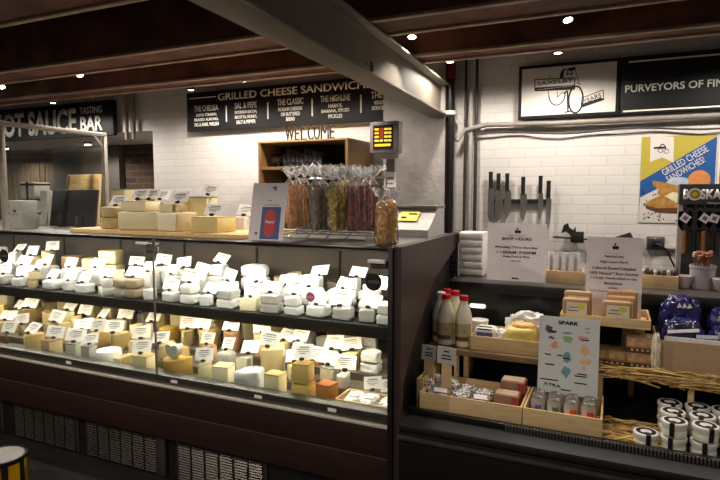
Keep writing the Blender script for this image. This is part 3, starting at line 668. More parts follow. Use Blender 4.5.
def lay(row_y, row_z, items, deck, row, dmax, dens=.6, tagk=None):
    """items: (u centre, px width, px height, kind, colour[, dict]) on one step of the deck"""
    L = []
    for it in items:
        u, w, h, kind, col = it[:5]; kw = it[5] if len(it) > 5 else {}
        x = X_at(u, row_y, row_z); dep = proj((x, row_y, row_z))[2]
        L.append([x, w * dep / F * .93, h * dep / F, kind, col, kw])
    L.sort(key=lambda a: a[0])
    for a, b in zip(L, L[1:]):                                  # neighbours never cut into one another
        ov = (a[0] + a[1] / 2) - (b[0] - b[1] / 2) + .003
        if ov > 0:
            k = ov / (a[1] + b[1]); wa, wb = a[1] * k, b[1] * k
            a[0] -= wa / 2; a[1] -= wa; b[0] += wb / 2; b[1] -= wb
    for x, w, h, kind, col, kw in L:
        w = max(w, .02)
        if x + w / 2 > CX1 - .02: x = CX1 - .02 - w / 2
        d = min(dmax, max(w * rnd.uniform(.8, 1.1), .08)) if kind not in ('wheel', 'half') else dmax
        d = min(kw.get('d', d), dmax) * (.84 if kind == 'wrap' else 1)
        n = kw.get('n', 1); zz = row_z + .0005; top = None
        for k in range(n):
            hh = h / n; ww = w * (1 if k == 0 else .93); dd = d * (1 if k == 0 else .93)
            cc = kw.get('cols', [col] * n)[k]
            rz = 0 if kind == 'wheel' else R(RH.choice([180, 180, 35, 45, -35, 0, 150, 205]) + RH.uniform(-10, 10)) if kind == 'half' and n == 1 else R(RH.uniform(-13, 13)) if n == 1 else R(RH.uniform(-4, 4))
            if n == 1 and kind != 'wheel': ww *= .93; dd *= .93
            if kind == 'half' and n == 1: f_ = .82 if abs(math.sin(rz)) > .4 else .95; ww *= f_; dd *= f_
            yy = row_y - (dmax - dd) / 2 * (.9 if abs(math.sin(rz)) < .1 or n > 1 else .3)
            top = cheese(kind, cc, x, yy, zz, ww, dd, hh * (1 if n == 1 else .97), rz, deck, row); zz += hh
        if kw.get('card', rnd.random() < dens):
            card(x + rnd.uniform(-.15, .15) * w * (kind != 'wedge'), row_y - d * rnd.uniform(.1, .32) * (kind != 'wedge'), zz + (.006 if kind in ('wrap', 'round') else .004), deck, row, s=kw.get('s', 1) * RH.uniform(1.05, 1.3), tilt=kw.get('tilt'), yaw=kw.get('yaw'))
def filler(u0, u1, w0, w1, h0, h1, kinds, cols, nmax=2):
    out = []; u = u0
    while u < u1:
        w = rnd.uniform(w0, w1) * (.82 + .42 * u / 387); k = rnd.choice(kinds); n = rnd.randint(1, nmax)
        h = rnd.uniform(h0, h1) * (.82 + .42 * u / 387) * (n if n > 1 else 1.15)
        c = rnd.choice(cols); out.append((u + w / 2, w, h, k, c, dict(n=n, cols=[rnd.choice(cols) for _ in range(n)]) if n > 1 else {})); u += w + 1
    return out
UC = ['white', 'white', 'cream', 'grey']
US, LD = 'upper shelf', 'lower deck'
# upper shelf, front row: small wrapped pieces two deep
it = filler(-2, 121, 14, 22, 8, 10, ['wrap', 'wrap', 'round', 'block', 'wedge'], ['white', 'white', 'cream', 'grey', 'tan']) + [(135, 22, 19, 'round', 'tan', dict(n=2))] + filler(147, 384, 14, 22, 8, 10, ['wrap', 'wrap', 'round', 'block', 'wedge'], UC)
lay(*UPP[0], it, US, 'front', .12, .55)
it = filler(-2, 384, 21, 29, 12, 15, ['wrap', 'wrap', 'round', 'wedge'], ['white', 'white', 'grey', 'cream'], 1)
lay(*UPP[1], it, US, 'middle', .12, .9)
back = [(4, 16, 20, 'wrap', 'cream'), (20, 14, 17, 'wrap', 'cream'), (36, 14, 14, 'half', 'cream'), (53, 20, 20, 'wedge', 'yellow', dict(card=1)), (73, 22, 17, 'wheel', 'pink', dict(card=0)), (92, 20, 17, 'half', 'pale', dict(card=0)),
        (115, 25, 27, 'half', 'pale', dict(n=2, card=0)), (136, 14, 12, 'wedge', 'green', dict(card=1)), (149, 12, 12, 'block', 'green', dict(card=0)), (166, 18, 15, 'wrap', 'white', dict(card=1)), (184, 14, 14, 'wedge', 'pale'), (202, 20, 16, 'half', 'yellow', dict(card=0)), (222, 18, 22, 'wrap', 'cream', dict(n=2, card=1)),
        (256, 27, 24, 'round', 'white', dict(n=2, card=0)), (278, 12, 14, 'wedge', 'tan', dict(card=0)), (300, 24, 19, 'wedge', 'green', dict(card=0)), (318, 16, 17, 'wrap', 'white', dict(card=1, yaw=4)), (338, 18, 15, 'wedge', 'dark', dict(card=0)), (356, 14, 19, 'wrap', 'white', dict(card=1)), (375, 20, 16, 'wrap', 'white')]
lay(*UPP[2], back, US, 'back', .15, .5)
# lower deck, from the back row to the front row
b3 = [(9, 14, 15, 'tall', 'cream', dict(card=0)), (24, 10, 10, 'wedge', 'tan'), (37, 14, 12, 'wedge', 'tan', dict(card=1)), (52, 14, 11, 'block', 'tan', dict(card=1)), (70, 12, 18, 'tall', 'tan', dict(card=0)), (83, 13, 22, 'tall', 'brown', dict(card=0)), (99, 13, 17, 'tall', 'green', dict(card=0)), (112, 11, 17, 'tall', 'cream', dict(card=0)), (126, 15, 20, 'tall', 'brown', dict(card=0)), (137, 9, 10, 'wedge', 'tan', dict(card=1)),
      (148, 12, 12, 'round', 'grey', dict(card=0)), (165, 16, 14, 'wedge', 'yellow', dict(card=1)), (185, 23, 18, 'tall', 'pale', dict(card=0)), (214, 26, 26, 'half', 'cream', dict(n=2, card=0)), (249, 18, 20, 'wedge', 'green', dict(card=1)), (273, 24, 22, 'half', 'cream', dict(card=1)), (305, 24, 25, 'round', 'white', dict(n=2, card=0)), (327, 14, 13, 'wrap', 'white'), (346, 18, 17, 'block', 'grey', dict(card=0)), (372, 22, 28, 'wrap', 'white', dict(n=3, card=0))]
lay(*LOW[3], b3, LD, 'back', .16, .3)
b2 = [(4, 14, 14, 'half', 'yellow', dict(card=0)), (17, 10, 10, 'wedge', 'pale', dict(card=1)), (33, 20, 14, 'half', 'tan', dict(card=1)), (52, 13, 14, 'block', 'tan', dict(card=0)), (68, 17, 16, 'wedge', 'green', dict(card=1)), (84, 14, 13, 'wedge', 'pale', dict(card=1)), (103, 18, 14, 'half', 'yellow', dict(card=1)), (125, 22, 15, 'wedge', 'blue', dict(card=1)), (142, 10, 14, 'block', 'cream', dict(card=0)), (152, 9, 16, 'wedge', 'cream'), (168, 17, 14, 'half', 'gold', dict(card=0)),
      (188, 17, 14, 'wedge', 'pale', dict(card=1)), (208, 20, 18, 'half', 'pale', dict(card=1)), (233, 26, 20, 'half', 'pink', dict(card=1)), (262, 24, 22, 'half', 'pink', dict(card=1)), (284, 16, 16, 'wedge', 'cream'), (301, 16, 18, 'round', 'white', dict(card=1)), (317, 13, 14, 'block', 'orange', dict(card=0)), (333, 15, 14, 'wrap', 'white', dict(card=1)), (352, 18, 16, 'wedge', 'cream', dict(card=1)), (374, 20, 22, 'wrap', 'white', dict(n=2))]
lay(*LOW[2], b2, LD, 'third', .16, .5)
b1 = [(7, 16, 11, 'half', 'pale', dict(card=1)), (22, 12, 9, 'wedge', 'tan', dict(card=1)), (36, 15, 9, 'half', 'tan'), (55, 17, 16, 'wedge', 'tan', dict(card=1)), (71, 12, 20, 'wedge', 'yellow', dict(card=0)), (84, 12, 13, 'block', 'pale', dict(card=1)), (99, 15, 15, 'half', 'pale', dict(card=1)), (120, 22, 17, 'half', 'yellow', dict(card=1)), (143, 15, 14, 'block', 'pale', dict(card=1)), (166, 18, 14, 'half', 'cream', dict(card=1)), (186, 17, 14, 'wedge', 'yellow', dict(card=0)),
      (207, 22, 18, 'wedge', 'pink', dict(card=1)), (230, 19, 16, 'round', 'grey', dict(card=1)), (249, 17, 15, 'wedge', 'blue', dict(card=1)), (272, 26, 26, 'half', 'cream', dict(card=1, s=1.2)), (295, 16, 14, 'wedge', 'pale', dict(card=1)), (313, 17, 17, 'wedge', 'orange', dict(card=1)), (331, 16, 17, 'block', 'blue', dict(card=1)), (347, 12, 14, 'wrap', 'white', dict(card=1))]
lay(*LOW[1], b1, LD, 'second', .16, .5)
b0 = [(8, 18, 13, 'wedge', 'brown', dict(card=1)), (36, 26, 19, 'half', 'yellow', dict(card=1)), (56, 15, 17, 'block', 'tan', dict(card=1)), (77, 14, 17, 'block', 'blue', dict(card=1)), (91, 11, 17, 'block', 'grey', dict(card=1)), (109, 26, 15, 'wheel', 'white', dict(card=0)), (127, 13, 13, 'half', 'pale', dict(card=0)), (145, 20, 17, 'block', 'pale', dict(card=1)), (176, 32, 19, 'half', 'gold', dict(card=0)), (204, 19, 19, 'wedge', 'green', dict(card=1)), (225, 20, 21, 'block', 'cream', dict(card=0)),
      (252, 34, 21, 'wrap', 'white', dict(card=0)), (279, 20, 24, 'block', 'pale', dict(card=0, cols=None)), (307, 20, 40, 'block', 'gold', dict(n=2, card=1)), (328, 19, 21, 'block', 'orange', dict(card=0))]
for i in b0:
    if len(i) > 5 and i[5].get('cols', 1) is None: i[5].pop('cols')
lay(*LOW[0], b0, LD, 'front', .15, .5)
# pieces that sit on others
hc = [c for c in CHEESES if c['row'] == 'front' and c['desc'].startswith('golden half')][0]
cheese('heart', 'blue', hc['x'] + .01, hc['y'] - .01, hc['z'] + hc['h'] + .0005, .09, .05, .085, 0, LD, 'front')
# wooden tray of wrapped packs at the end of the front row
tx0, tx1 = X_at(337, 2.34, .62), CX1 - .012
tr = thing('wooden_tray', 'pale wooden tray holding film wrapped packs at the end of the lower deck', 'tray', ((tx0 + tx1) / 2, 2.40, LOW[0][1] + .0005)); hw = (tx1 - tx0) / 2
MB().b2(-hw, hw, -.07, .075, 0, .008).build('base', PINE, tr)
for s in (-1, 1): MB().b2(-hw, hw, s * .075 - .004, s * .075 + .004, 0, .058).build('side', PINE, tr); MB().b2(s * hw - .004, s * hw + .004, -.07, .07, 0, .058).build('end', PINEY, tr)
for i, (a, c) in enumerate(((-.62, 'white'), (-.1, 'white'), (.5, 'grey'))):
    o = MB().lump((0, 0, 0), (hw * .5, .125, .06), .12, 4, 20 + i, .6, 4).build('wrapped_sausage_pack', [WRAPW, WRAPW, WRAPG][i], None, (tr.location.x + a * hw + .01, 2.40, tr.location.z + .009))
    tag(o, ['white wrapped pack on the outer side of the small wooden tray', 'white wrapped pack in the middle of the small wooden tray', 'greyish wrapped pack beside the end panel in the wooden tray'][i], 'food pack', 'packs in the wooden tray')
    if i < 2: MB().box((0, -.01, .062), (.05, .05, .002), rot=(.1, 0, .1)).build('sticker', PAPER, o)
for i in range(2):
    card(tr.location.x + (-.03 + .09 * i), 2.49, tr.location.z + .064, LD, 'second', -25, 10)

# ------------------------------------------------------------------ labels for cheeses and cards
ORD = ['nearest', 'second', 'third', 'fourth', 'fifth', 'sixth', 'seventh', 'eighth', 'ninth', 'tenth', 'eleventh', 'twelfth', 'thirteenth', 'fourteenth', 'fifteenth', 'sixteenth', 'seventeenth', 'eighteenth', 'nineteenth', 'twentieth', 'twenty-first', 'twenty-second']
def label_all(L, desc):
    G = {}
    for c in L:
        u = proj((c['x'], c['y'], c['z']))[0]; c['u'] = u
        G.setdefault((desc(c), c['deck'], c['row'], u < 155), []).append(c)
    for (d, deck, row, far), cs in G.items():
        cs.sort(key=lambda c: (-round(c['u'] / 3), -c['z']))
        ref = ('past the glass seam', 'nearest past the glass seam') if far else ('from the end panel', 'nearest the end panel')
        for i, c in enumerate(cs):
            if len(cs) == 1: c['o']['label'] = f'only {d} {"beyond the glass seam" if far else "on the panel side"}, {row} row of {deck}'
            else: c['o']['label'] = f'{d}, {ORD[i] + " " + ref[0] if i else ref[1]} in {row} row of {deck}'
            c['o']['group'] = f'cheeses on the {deck}, {row} row' if 'w' in c else f'price cards on the {deck}'
label_all(CHEESES, lambda c: c['desc']); label_all(CARDS, lambda c: 'white price card')
# ------------------------------------------------------------------ on top of the case
TZ = TOP + .0005
def wx(u, y, z=TOP): return X_at(u, y, z)
bx0, bx1 = wx(93, 2.5), wx(262, 2.5)
sb = MB().b2(0, bx1 - bx0, 0, .52, 0, .024, .006).build('serving_board', BOARD, None, (bx0, 2.33, TZ)); tag(sb, 'long pale wooden board under the cheeses on top of the case', 'serving board')
BZ = TZ + .0245
# glass partition frame across the case top
fx = -3.52
gp = thing('glass_partition', 'white tube framed glass partition standing on the case top beside the pale board', 'partition', (fx, 2.30, TZ))
FRM = mat('frame_white', '#a39b90', .4, .3); y1 = 3.08 - 2.30; h = 2.02 - TZ
for yy in (0, y1): MB().b2(-.016, .016, yy - .016, yy + .016, 0, h, .004).build('post', FRM, gp); MB().b2(-.035, .035, yy - .03, yy + .03, 0, .006).build('foot_plate', FRM, gp)
MB().b2(-.016, .016, -.016, y1 + .016, h, h + .03, .004).build('top_rail', FRM, gp)
MB().yz([(y1 - .1, h), (y1 - .016, h - .085), (y1 - .016, h - .06), (y1 - .075, h)], -.006, .006).build('corner_brace', FRM, gp)
MB().b2(-.003, .003, .017, y1 - .017, .01, h - .002).build('glass_pane', GLASSG, gp, smooth=0)
# board easel, cutting board, boxes
def at_top(u, y): return (wx(u, y), y, TZ)
eb = thing('display_easel', 'black board leaning on a stand beside the boxes on the case top', 'display board', at_top(71, 2.72)); k = proj(at_top(71, 2.72))[2] / F
w, hh = 65 * k, 37 * k
MB().box((0, .03, hh / 2), (w, .012, hh), .003, rot=(-.16, 0, 0)).build('board', mat('slate_black', '#2f2d2e', .6, var=.1), eb)
mb = MB()
for s in (-.14, .24): mb.b2(s * w - .006, s * w + .006, -.045, -.035, 0, .075); mb.b2(s * w - .006, s * w + .006, -.045, .11, 0, .008)
mb.build('stand', mat('brown_stand', '#5b4d40', .5), eb)
MB().yz([(.035, .17), (.045, .17), (.125, .0), (.112, .0)], -.015, .015).build('back_strut', BLACK, eb)
cbk = thing('cutting_board', 'large pale wooden cutting board standing behind the black board', 'cutting board', at_top(81, 2.93)); k = proj(at_top(81, 2.93))[2] / F
w, hh = 45 * k, 50 * k
MB().box((0, .03, hh / 2), (w, .022, hh), .006, rot=(-.1, 0, 0)).build('panel', mat('birch_board', '#c9a56c', .5, var=.25, scale=5, stretch=(2, 8, 8)), cbk)
for s in (-1, 1): MB().box((s * w * .49, .028, hh / 2), (.012, .026, hh * 1.002), .004, rot=(-.1, 0, 0)).build('edge_strip', PINE, cbk)
def carton(nm, u, y, wpx, hpx, dep, z, label, body, band=None, extra=None):
    p = (wx(u, y), y, z); k = proj(p)[2] / F; w, h = wpx * k, hpx * k
    t = thing(nm, label, 'box', p)
    MB().b2(-w / 2, w / 2, -dep / 2, dep / 2, 0, h, .003).build('carton', body, t)
    if band:
        MB().b2(-w * .07, w * .07, -dep / 2 - .0015, dep / 2 + .0015, -.0002, h + .0015).build('ribbon', band, t)
        MB().b2(-w / 2 - .001, w / 2 + .001, -dep / 2 - .001, dep / 2 + .001, h * .78, h * .9).build('lid_band', band, t)
    if extra: extra(t, w, h, dep)
    return p, h
def dots(t, w, h, d):
    mb = MB()
    for i in range(26): mb.box((rnd.uniform(-.45, -.2) * w, -d / 2 - .0008, rnd.uniform(.06, .94) * h), (.012, .0012, .009), rot=(0, rnd.uniform(-1, 1), 0))
    mb.box((.12 * w, -d / 2 - .0008, h * .62), (.03, .0012, .02)); mb.box((.0, -d / 2 - .0008, h * .5), (w * .7, .0012, .003)); mb.build('printed_pattern', mat('soft_black_print', '#4a4746', .8), t)
p, h = carton('gift_box', 22, 2.52, 26, 27, .12, TZ, 'pale grey box with black speckles beside the partition post', mat('pale_grey_card', '#bdb7b2', .7), None, dots)
p, h = carton('gift_box', 36, 2.86, 23, 13, .14, TZ, 'lowest white ribboned box of the stack behind the speckled box', WHITE, BLACK)
z = TZ + h + .002; p, h = carton('gift_box', 37, 2.86, 20, 13, .13, z, 'middle white ribboned box of the stack behind the speckled box', WHITE, BLACK)
z += h + .002; p, h = carton('gift_box', 37, 2.86, 21, 15, .13, z, 'topmost white ribboned box of the stack behind the speckled box', WHITE, BLACK)
p, h = carton('gift_box', 48, 2.83, 10, 34, .05, TZ, 'slim white upright box wedged between ribboned stack and black board', WHITE, None)

# cut cheeses on the board
def top_cheese(u, vb, wpx, hpx, y, kind, col, label, d, z=None, rz=0):
    zz = BZ if z is None else z; x = wx(u, y, zz); k = proj((x, y, zz))[2] / F
    c = cheese(kind, col, x, y, zz, wpx * k, d, hpx * k, R(rz)); CHEESES.pop(); c['o']['label'] = label; c['o']['group'] = 'cut cheeses on the case top'; return c
T = {}
T['a'] = top_cheese(112, 230, 26, 11, 2.45, 'half', 'cream', 'lower of the two stacked tan half wheels beside the black board', .13, None, 190)
T['a2'] = top_cheese(112.5, 220, 25, 10, 2.45, 'half', 'cream', 'upper of the two stacked tan half wheels beside the black board', .13, T['a']['z'] + T['a']['h'] + .001, 186)
T['b'] = top_cheese(126, 222, 18, 35, 2.73, 'tall', 'green', 'tall greenish half wheel standing behind the two stacked half wheels', .12)
T['c'] = top_cheese(145, 232, 40, 18, 2.46, 'half', 'pale', 'big pale yellow half wheel between the stacked pair and the cream half wheel', .20, None, 22)
T['c2'] = top_cheese(141, 216, 32, 10, 2.46, 'block', 'pale', 'low pale cheese slab on top of the big pale yellow half wheel', .12, T['c']['z'] + T['c']['h'] + .001)
T['d'] = top_cheese(151, 217, 20, 25, 2.72, 'wedge', 'tan', 'tan cheese wedge with dark rind standing behind the pale slab', .11)
T['e'] = top_cheese(181, 234, 33, 18, 2.46, 'half', 'cream', 'cream half wheel in the middle of the board on the case', .19, None, -16)
T['e2'] = top_cheese(173, 218, 22, 8, 2.46, 'wedge', 'pale', 'small pale wedge lying on top of the cream half wheel', .12, T['e']['z'] + T['e']['h'] + .001)
T['f'] = top_cheese(214, 235, 32, 15, 2.46, 'block', 'yellow', 'yellow cheese block at the end of the board near the white sign', .16)
T['g'] = top_cheese(200, 217, 32, 31, 2.72, 'block', 'green', 'greenish grey cheese block standing behind the yellow block', .10)
def top_card(u, v, y, z, label, yaw=8, tilt=-38, s=1.2):
    x = wx(u, y, z); o = card(x, y, z, '', '', tilt, yaw, s, rnd.uniform(-5, 5)); CARDS.pop(); o['label'] = label; o['group'] = 'price cards on the case top'
def ztop(c): return c['z'] + c['h'] + .005
top_card(116, 209, 2.42, ztop(T['a2']), 'price card on the upper of the two stacked tan half wheels')
top_card(138, 206, 2.43, ztop(T['c2']), 'price card on the far end of the low pale cheese slab')
top_card(149, 206, 2.46, ztop(T['c2']), 'price card on the near end of the low pale cheese slab')
top_card(160, 201, 2.725, BZ + .115 + .005 if False else ztop(T['d']), 'price card on the tan wedge with dark rind')
top_card(178, 208, 2.42, ztop(T['e2']), 'price card on the small pale wedge above the cream half wheel')
top_card(208, 203, 2.69, ztop(T['g']), 'price card on the greenish grey block behind the yellow block')
top_card(212, 212, 2.42, ztop(T['f']), 'price card on the yellow block at the board end')
top_card(244, 206, 2.72, TZ + .07, 'price card on the small white carton behind the tilted white sign')
p, h = carton('small_carton', 240, 2.72, 18, 16, .07, TZ, 'small white carton behind the tilted white sign on the case top', WHITE, None)
bpy.data.objects[[o.name for o in bpy.data.objects if o.get('label', '').startswith('price card on the small white carton')][0]].location.z = TZ + h + .005

# tilted white sign with the red badge
y = 2.335; p = (wx(265, y), y, TZ); k = proj(p)[2] / F
sg = thing('counter_sign', 'white counter sign with a red oval badge on blue square on the case top', 'sign', p); sg.rotation_euler = (0, 0, R(6))
w, h = 39 * k, 59 * k
tl = R(-14)
def tilted(mb): mb.bm.transform(Matrix.Rotation(tl, 4, 'X')); return mb
tilted(MB().b2(-w / 2, w / 2, 0, .003, 0, h)).build('sheet', PAPER, sg)
MB().yz([(.09, 0), (.095, 0), (.06, .18), (.054, .18)], -.03, .03).build('back_strut', PAPER, sg)
tilted(MB().b2(-.17 * w, .37 * w, -.001, 0, .02 * h, .58 * h)).build('blue_square', mat('badge_blue', '#3f5482', .6, var=.04), sg)
tilted(MB().xz([(.09 * w + .165 * w * math.copysign(abs(math.cos(a)) ** .7, math.cos(a)), .3 * h + .235 * h * math.copysign(abs(math.sin(a)) ** .7, math.sin(a))) for a in [i * math.pi / 16 for i in range(32)]], -.002, -.001)).build('red_badge', mat('badge_red', '#b5202b', .5, var=.04), sg)
tilted(MB().text('Happy!', -.04 * w, .22 * w, .28 * h, .35 * h, -.002, .0008, .03)).build('lettering', LETTER, sg, smooth=0)
mb = MB(); mb.text('Our Pork Sausage', -.12 * w, .32 * w, .6 * h, .625 * h, -.0002, .0008, .02); mb.text('new', -.03 * w, .09 * w, .685 * h, .70 * h, -.0002, .0008, .02)
mb.box((.13 * w, -.0006, .9 * h), (.03, .001, .008), rot=(0, .6, 0)); mb.box((.15 * w, -.0006, .915 * h), (.012, .001, .018), rot=(0, .5, 0)); mb.box((-.28 * w, -.0006, .12 * h), (.014, .001, .012)); tilted(mb).build('small_print', GREYINK, sg, smooth=0)

# hanging snack bags on a wire rack
WIRE = mat('chrome_wire', '#a8a49e', .25, .9)
ry = 2.64; rx0, rx1 = wx(284, ry), wx(376, ry)
rk = thing('wire_rack', 'chrome wire peg rack holding the clear snack bags on the case top', 'rack', ((rx0 + rx1) / 2, ry, TZ)); hw = (rx1 - rx0) / 2
mb = MB(); HR = .345
mb.tube([(-hw, -.14, .004), (hw, -.14, .004)], .004, 6); mb.tube([(-hw, .14, .004), (hw, .14, .004)], .004, 6); mb.tube([(-hw, -.06, .034), (hw, -.06, .034)], .003, 6)
for i in range(6):
    x = -hw + 2 * hw * i / 5; mb.tube([(x, -.14, .004), (x, -.06, .034), (x, .14, .004)], .003, 6)
mb.build('base', WIRE, rk)
for s in (-1, 1): MB().tube([(s * hw, .14, .004), (s * hw, .14, HR), ], .005, 8).build('upright', WIRE, rk)
MB().tube([(-hw, .14, HR - .03), (hw, .14, HR - .03)], .005, 8).build('cross_bar', WIRE, rk)
PEGS = [wx(u, ry, TZ + .3) - rk.location.x for u in (300, 322, 341, 362)]
for x in PEGS:
    m = MB(); m.tube([(x, .14, HR - .03), (x - .005, -.10, HR - .025), (x - .02, -.15, HR + .012)], .003, 6); m.lump((x - .02, -.15, HR + .008), (.012, .012, .012), 0, 2, flat=False); m.build('peg', WIRE, rk)
FILM = clear('bag_film', '#ffffff', 1.0, .12, haze=.05); TUFT = clear('bag_tuft', '#ffffff', 2.6, .12, haze=.22)
def bag_mesh(w, h, d, seed):
    tb = MB(); b = bmesh.new(); n, m = 22, 12; rings = []; lx_, ly_ = .25 * math.sin(seed * 2.7), .3 * math.cos(seed * 1.9)
    prof = [(0, .75), (.03, 1), (.2, 1.04), (.45, 1), (.64, .95), (.72, .8), (.78, .45), (.805, .17), (.82, .15), (.85, .5), (.90, .85), (.95, .95), (1, 1.1)]
    for z, r in prof:
        ring = []
        for i in range(n):
            a = 2 * math.pi * i / n; rr = r * (1 + (.22 * noise.noise(Vector((math.cos(a) * 2, math.sin(a) * 2, z * 5 + seed))) if z < .83 else .9 * noise.noise(Vector((math.cos(a) * 3.4, math.sin(a) * 3.4, z * 16 + seed)))))
            lk = max(0, z - .82) * h; ring.append(b.verts.new((lx_ * lk * 2 + w / 2 * rr * math.copysign(abs(math.cos(a)) ** .75, math.cos(a)), d / 2 * rr * math.sin(a) * (1 if z < .9 else 1.1), z * h + (0 if z < .9 else h * .11 * noise.noise(Vector((math.cos(a) * 4, math.sin(a) * 4, seed * 2.3)))))))
        rings.append(ring)
    for k in range(len(rings) - 1):
        for i in range(n): f = b.faces.new((rings[k][i], rings[k][(i + 1) % n], rings[k + 1][(i + 1) % n], rings[k + 1][i])); f.material_index = 1 if prof[k][0] > .71 else 0
    b.faces.new(rings[0][::-1]); me = bpy.data.meshes.new('bag'); b.to_mesh(me); b.free(); me.materials.append(FILM); me.materials.append(TUFT)
    me.polygons.foreach_set('use_smooth', [True] * len(me.polygons)); return me
SN = dict(orange=mat('dried_peach', '#e2a468', .5, var=.4, scale=50), grey=mat('dried_mushroom', '#95826f', .55, var=.4, scale=50), green=mat('dried_apple', '#c2aa58', .45, var=.6, scale=45), maroon=mat('dried_meat', '#8d3a30', .45, var=.4, scale=50), gold=mat('dried_pineapple', '#cf9f58', .5, var=.4, scale=45))
TIE = mat('twist_tie', '#c9c4bd', .4)
def snack(x, y, z, w, h, d, sort, label, seed, rz=0):
    t = thing('snack_bag', label, 'snack bag', (x, y, z), rz, 'clear snack bags on the case top')
    o = bpy.data.objects.new('clear_bag', bag_mesh(w, h, d, seed)); COL.objects.link(o); o.parent = t
    r2 = random.Random(seed); mb = MB(); n = 7
    if sort in ('orange', 'maroon'):
        for i in range(n + 3):
            x0, y0 = r2.uniform(-.36, .36) * w, r2.uniform(-.34, .34) * d; pts = [(x0 + r2.uniform(-.08, .08) * w, y0 + r2.uniform(-.05, .05) * d, h * (.02 + .68 * k / 6)) for k in range(7)]
            mb.tube(pts, [.004 + .003 * math.sin(k * .52) + r2.uniform(0, .0022) for k in range(7)], 6)
    else:
        for i in range(9):
            for q in range(2):
                c = Vector((r2.uniform(-.22, .22) * w, (q - .5) * .45 * d + r2.uniform(-.08, .08) * d, h * (.06 + .60 * i / 8))); rr = min(w * .34, .021)
                e = Euler((r2.uniform(-.5, .5), r2.uniform(-.5, .5), r2.uniform(-.6, .6))).to_matrix()
                pts = [c + e @ Vector((rr * math.cos(a), 0, rr * 1.05 * math.sin(a))) for a in [k * .628 for k in range(11)]]
                mb.tube(pts, .0048, 6)
                if sort != 'grey': mb.lump(c - Vector((0, 0, .012)), (rr * 1.5, .012, .026), .3, 2, i + seed, flat=False)
                else: mb.lump(c - Vector((0, 0, .012)), (rr * 1.5, .010, .03), .3, 2, i + seed, flat=False)
    mb.build({'orange': 'dried_strips', 'maroon': 'dried_strips'}.get(sort, 'dried_slices'), SN[sort], t)
    MB().tube([(.008 * math.cos(a), .008 * math.sin(a), h * .813) for a in [k * .7 for k in range(10)]], .0022, 6).build('twist_tie', TIE, t)
    return t
colu = [('orange', 'orange dried fruit strips', [290, 297, 304.5], 0), ('grey', 'grey brown round slices', [315.5, 323], 0), ('green', 'green gold slices', [333, 340, 346], 0), ('maroon', 'dark red strips', [353, 359.5, 366, 373], 0)]
place = {1: ['frontmost'], 2: ['frontmost', 'rear'], 3: ['frontmost', 'middle', 'rear'], 4: ['frontmost', 'second', 'third', 'rear']}
seed = 0
for sort, txt, us, _ in colu:
    for i, u in enumerate(us):
        y = 2.50 + .062 * i; z = TZ + .048; x = wx(u, y, z + .1); k = proj((x, y, z))[2] / F; seed += 1
        wpx = 12.5 if sort != 'grey' else 14
        snack(x, y, z, wpx * k, (231.5 - 168) * k * .98, .05, sort, f'{place[len(us)][i]} clear bag of {txt} hanging on the wire rack', seed)
for i, u in enumerate((382, 391)):
    y = 2.335 + .07 * i; x = wx(u, y, TZ + .1); k = proj((x, y, TZ))[2] / F; seed += 1
    snack(x, y, TZ, 14.5 * k, 57 * k, .055, 'gold', f'{["front", "rear"][i]} clear bag of golden slices standing on the case corner', seed)

# deli scale with the raised display
y = 2.98; p = (wx(416, y), y, TZ)
if p[0] > CX1 - .13: p = (CX1 - .13, y, TZ)
ds = thing('deli_scale', 'grey deli scale with raised lit price display and yellow label', 'scale', p); k = proj(p)[2] / F
SCG = mat('scale_grey', '#77726f', .45, .1)
mb = MB(); mb.yz([(-.16, .0), (.13, 0), (.13, .14), (.02, .15), (-.13, .055), (-.16, .04)], -.14, .12); mb.build('body', mat('scale_body', '#a7a29e', .45), ds)
MB().b2(-.13, .12, -.02, .17, .151, .166, .004).build('weighing_plate', STEEL, ds)
a = math.atan2(.095, .15); mb = MB(); mb.box((-.02, -.062, .107), (.11, .085, .004), rot=(a * .98 + .02, 0, 0)); mb.build('yellow_label', mat('yellow_label', '#b9b03a', .5, var=.05), ds)
mb = MB(); mb.box((-.045, -.076, .103), (.03, .012, .003), rot=(a, 0, 0)); mb.box((-.0, -.048, .121), (.05, .006, .003), rot=(a, 0, 0)); mb.build('label_print', INKM, ds)
dx, dy = wx(386, 3.08, 1.9) - p[0], .12
MB().b2(dx - .028, dx + .028, dy + .05, dy + .08, 0, .46, .004).build('display_post', SCG, ds)
MB().b2(dx - .035, dx + .035, dy + .044, dy + .0495, .27, .36).build('post_label', PAPER, ds)
mb = MB(); mb.b2(dx - .025, dx + .025, dy + .042, dy + .0438, .315, .33); mb.b2(dx - .02, dx + .02, dy + .042, dy + .0438, .29, .296); mb.build('post_label_print', GREYINK, ds)
zc0, zc1 = at_y(387, 153, 3.08).z - TZ, at_y(387, 121, 3.08).z - TZ; x0, x1 = wx(369.5, 3.08, 1.95) - p[0], wx(399, 3.08, 1.95) - p[0]
MB().b2(x0, x1, dy - .02, dy + .045, zc0, zc1, .008).build('display_housing', SCG, ds)
MB().yz([(dy - .0, zc0), (dy + .04, zc0), (dy + .04, zc0 - .03), (dy + .02, zc0 - .03)], x0 + .02, x1 - .02).build('housing_neck', SCG, ds)
iw = (x1 - x0)
MB().b2(x0 + iw * .13, x1 - iw * .2, dy - .023, dy - .018, zc0 + .022, zc1 - .022).build('screen', BLACK, ds)
mb = MB(); sx0, sx1, sz0, sz1 = x0 + iw * .19, x1 - iw * .25, zc0 + .04, zc1 - .035; cw = (sx1 - sx0)
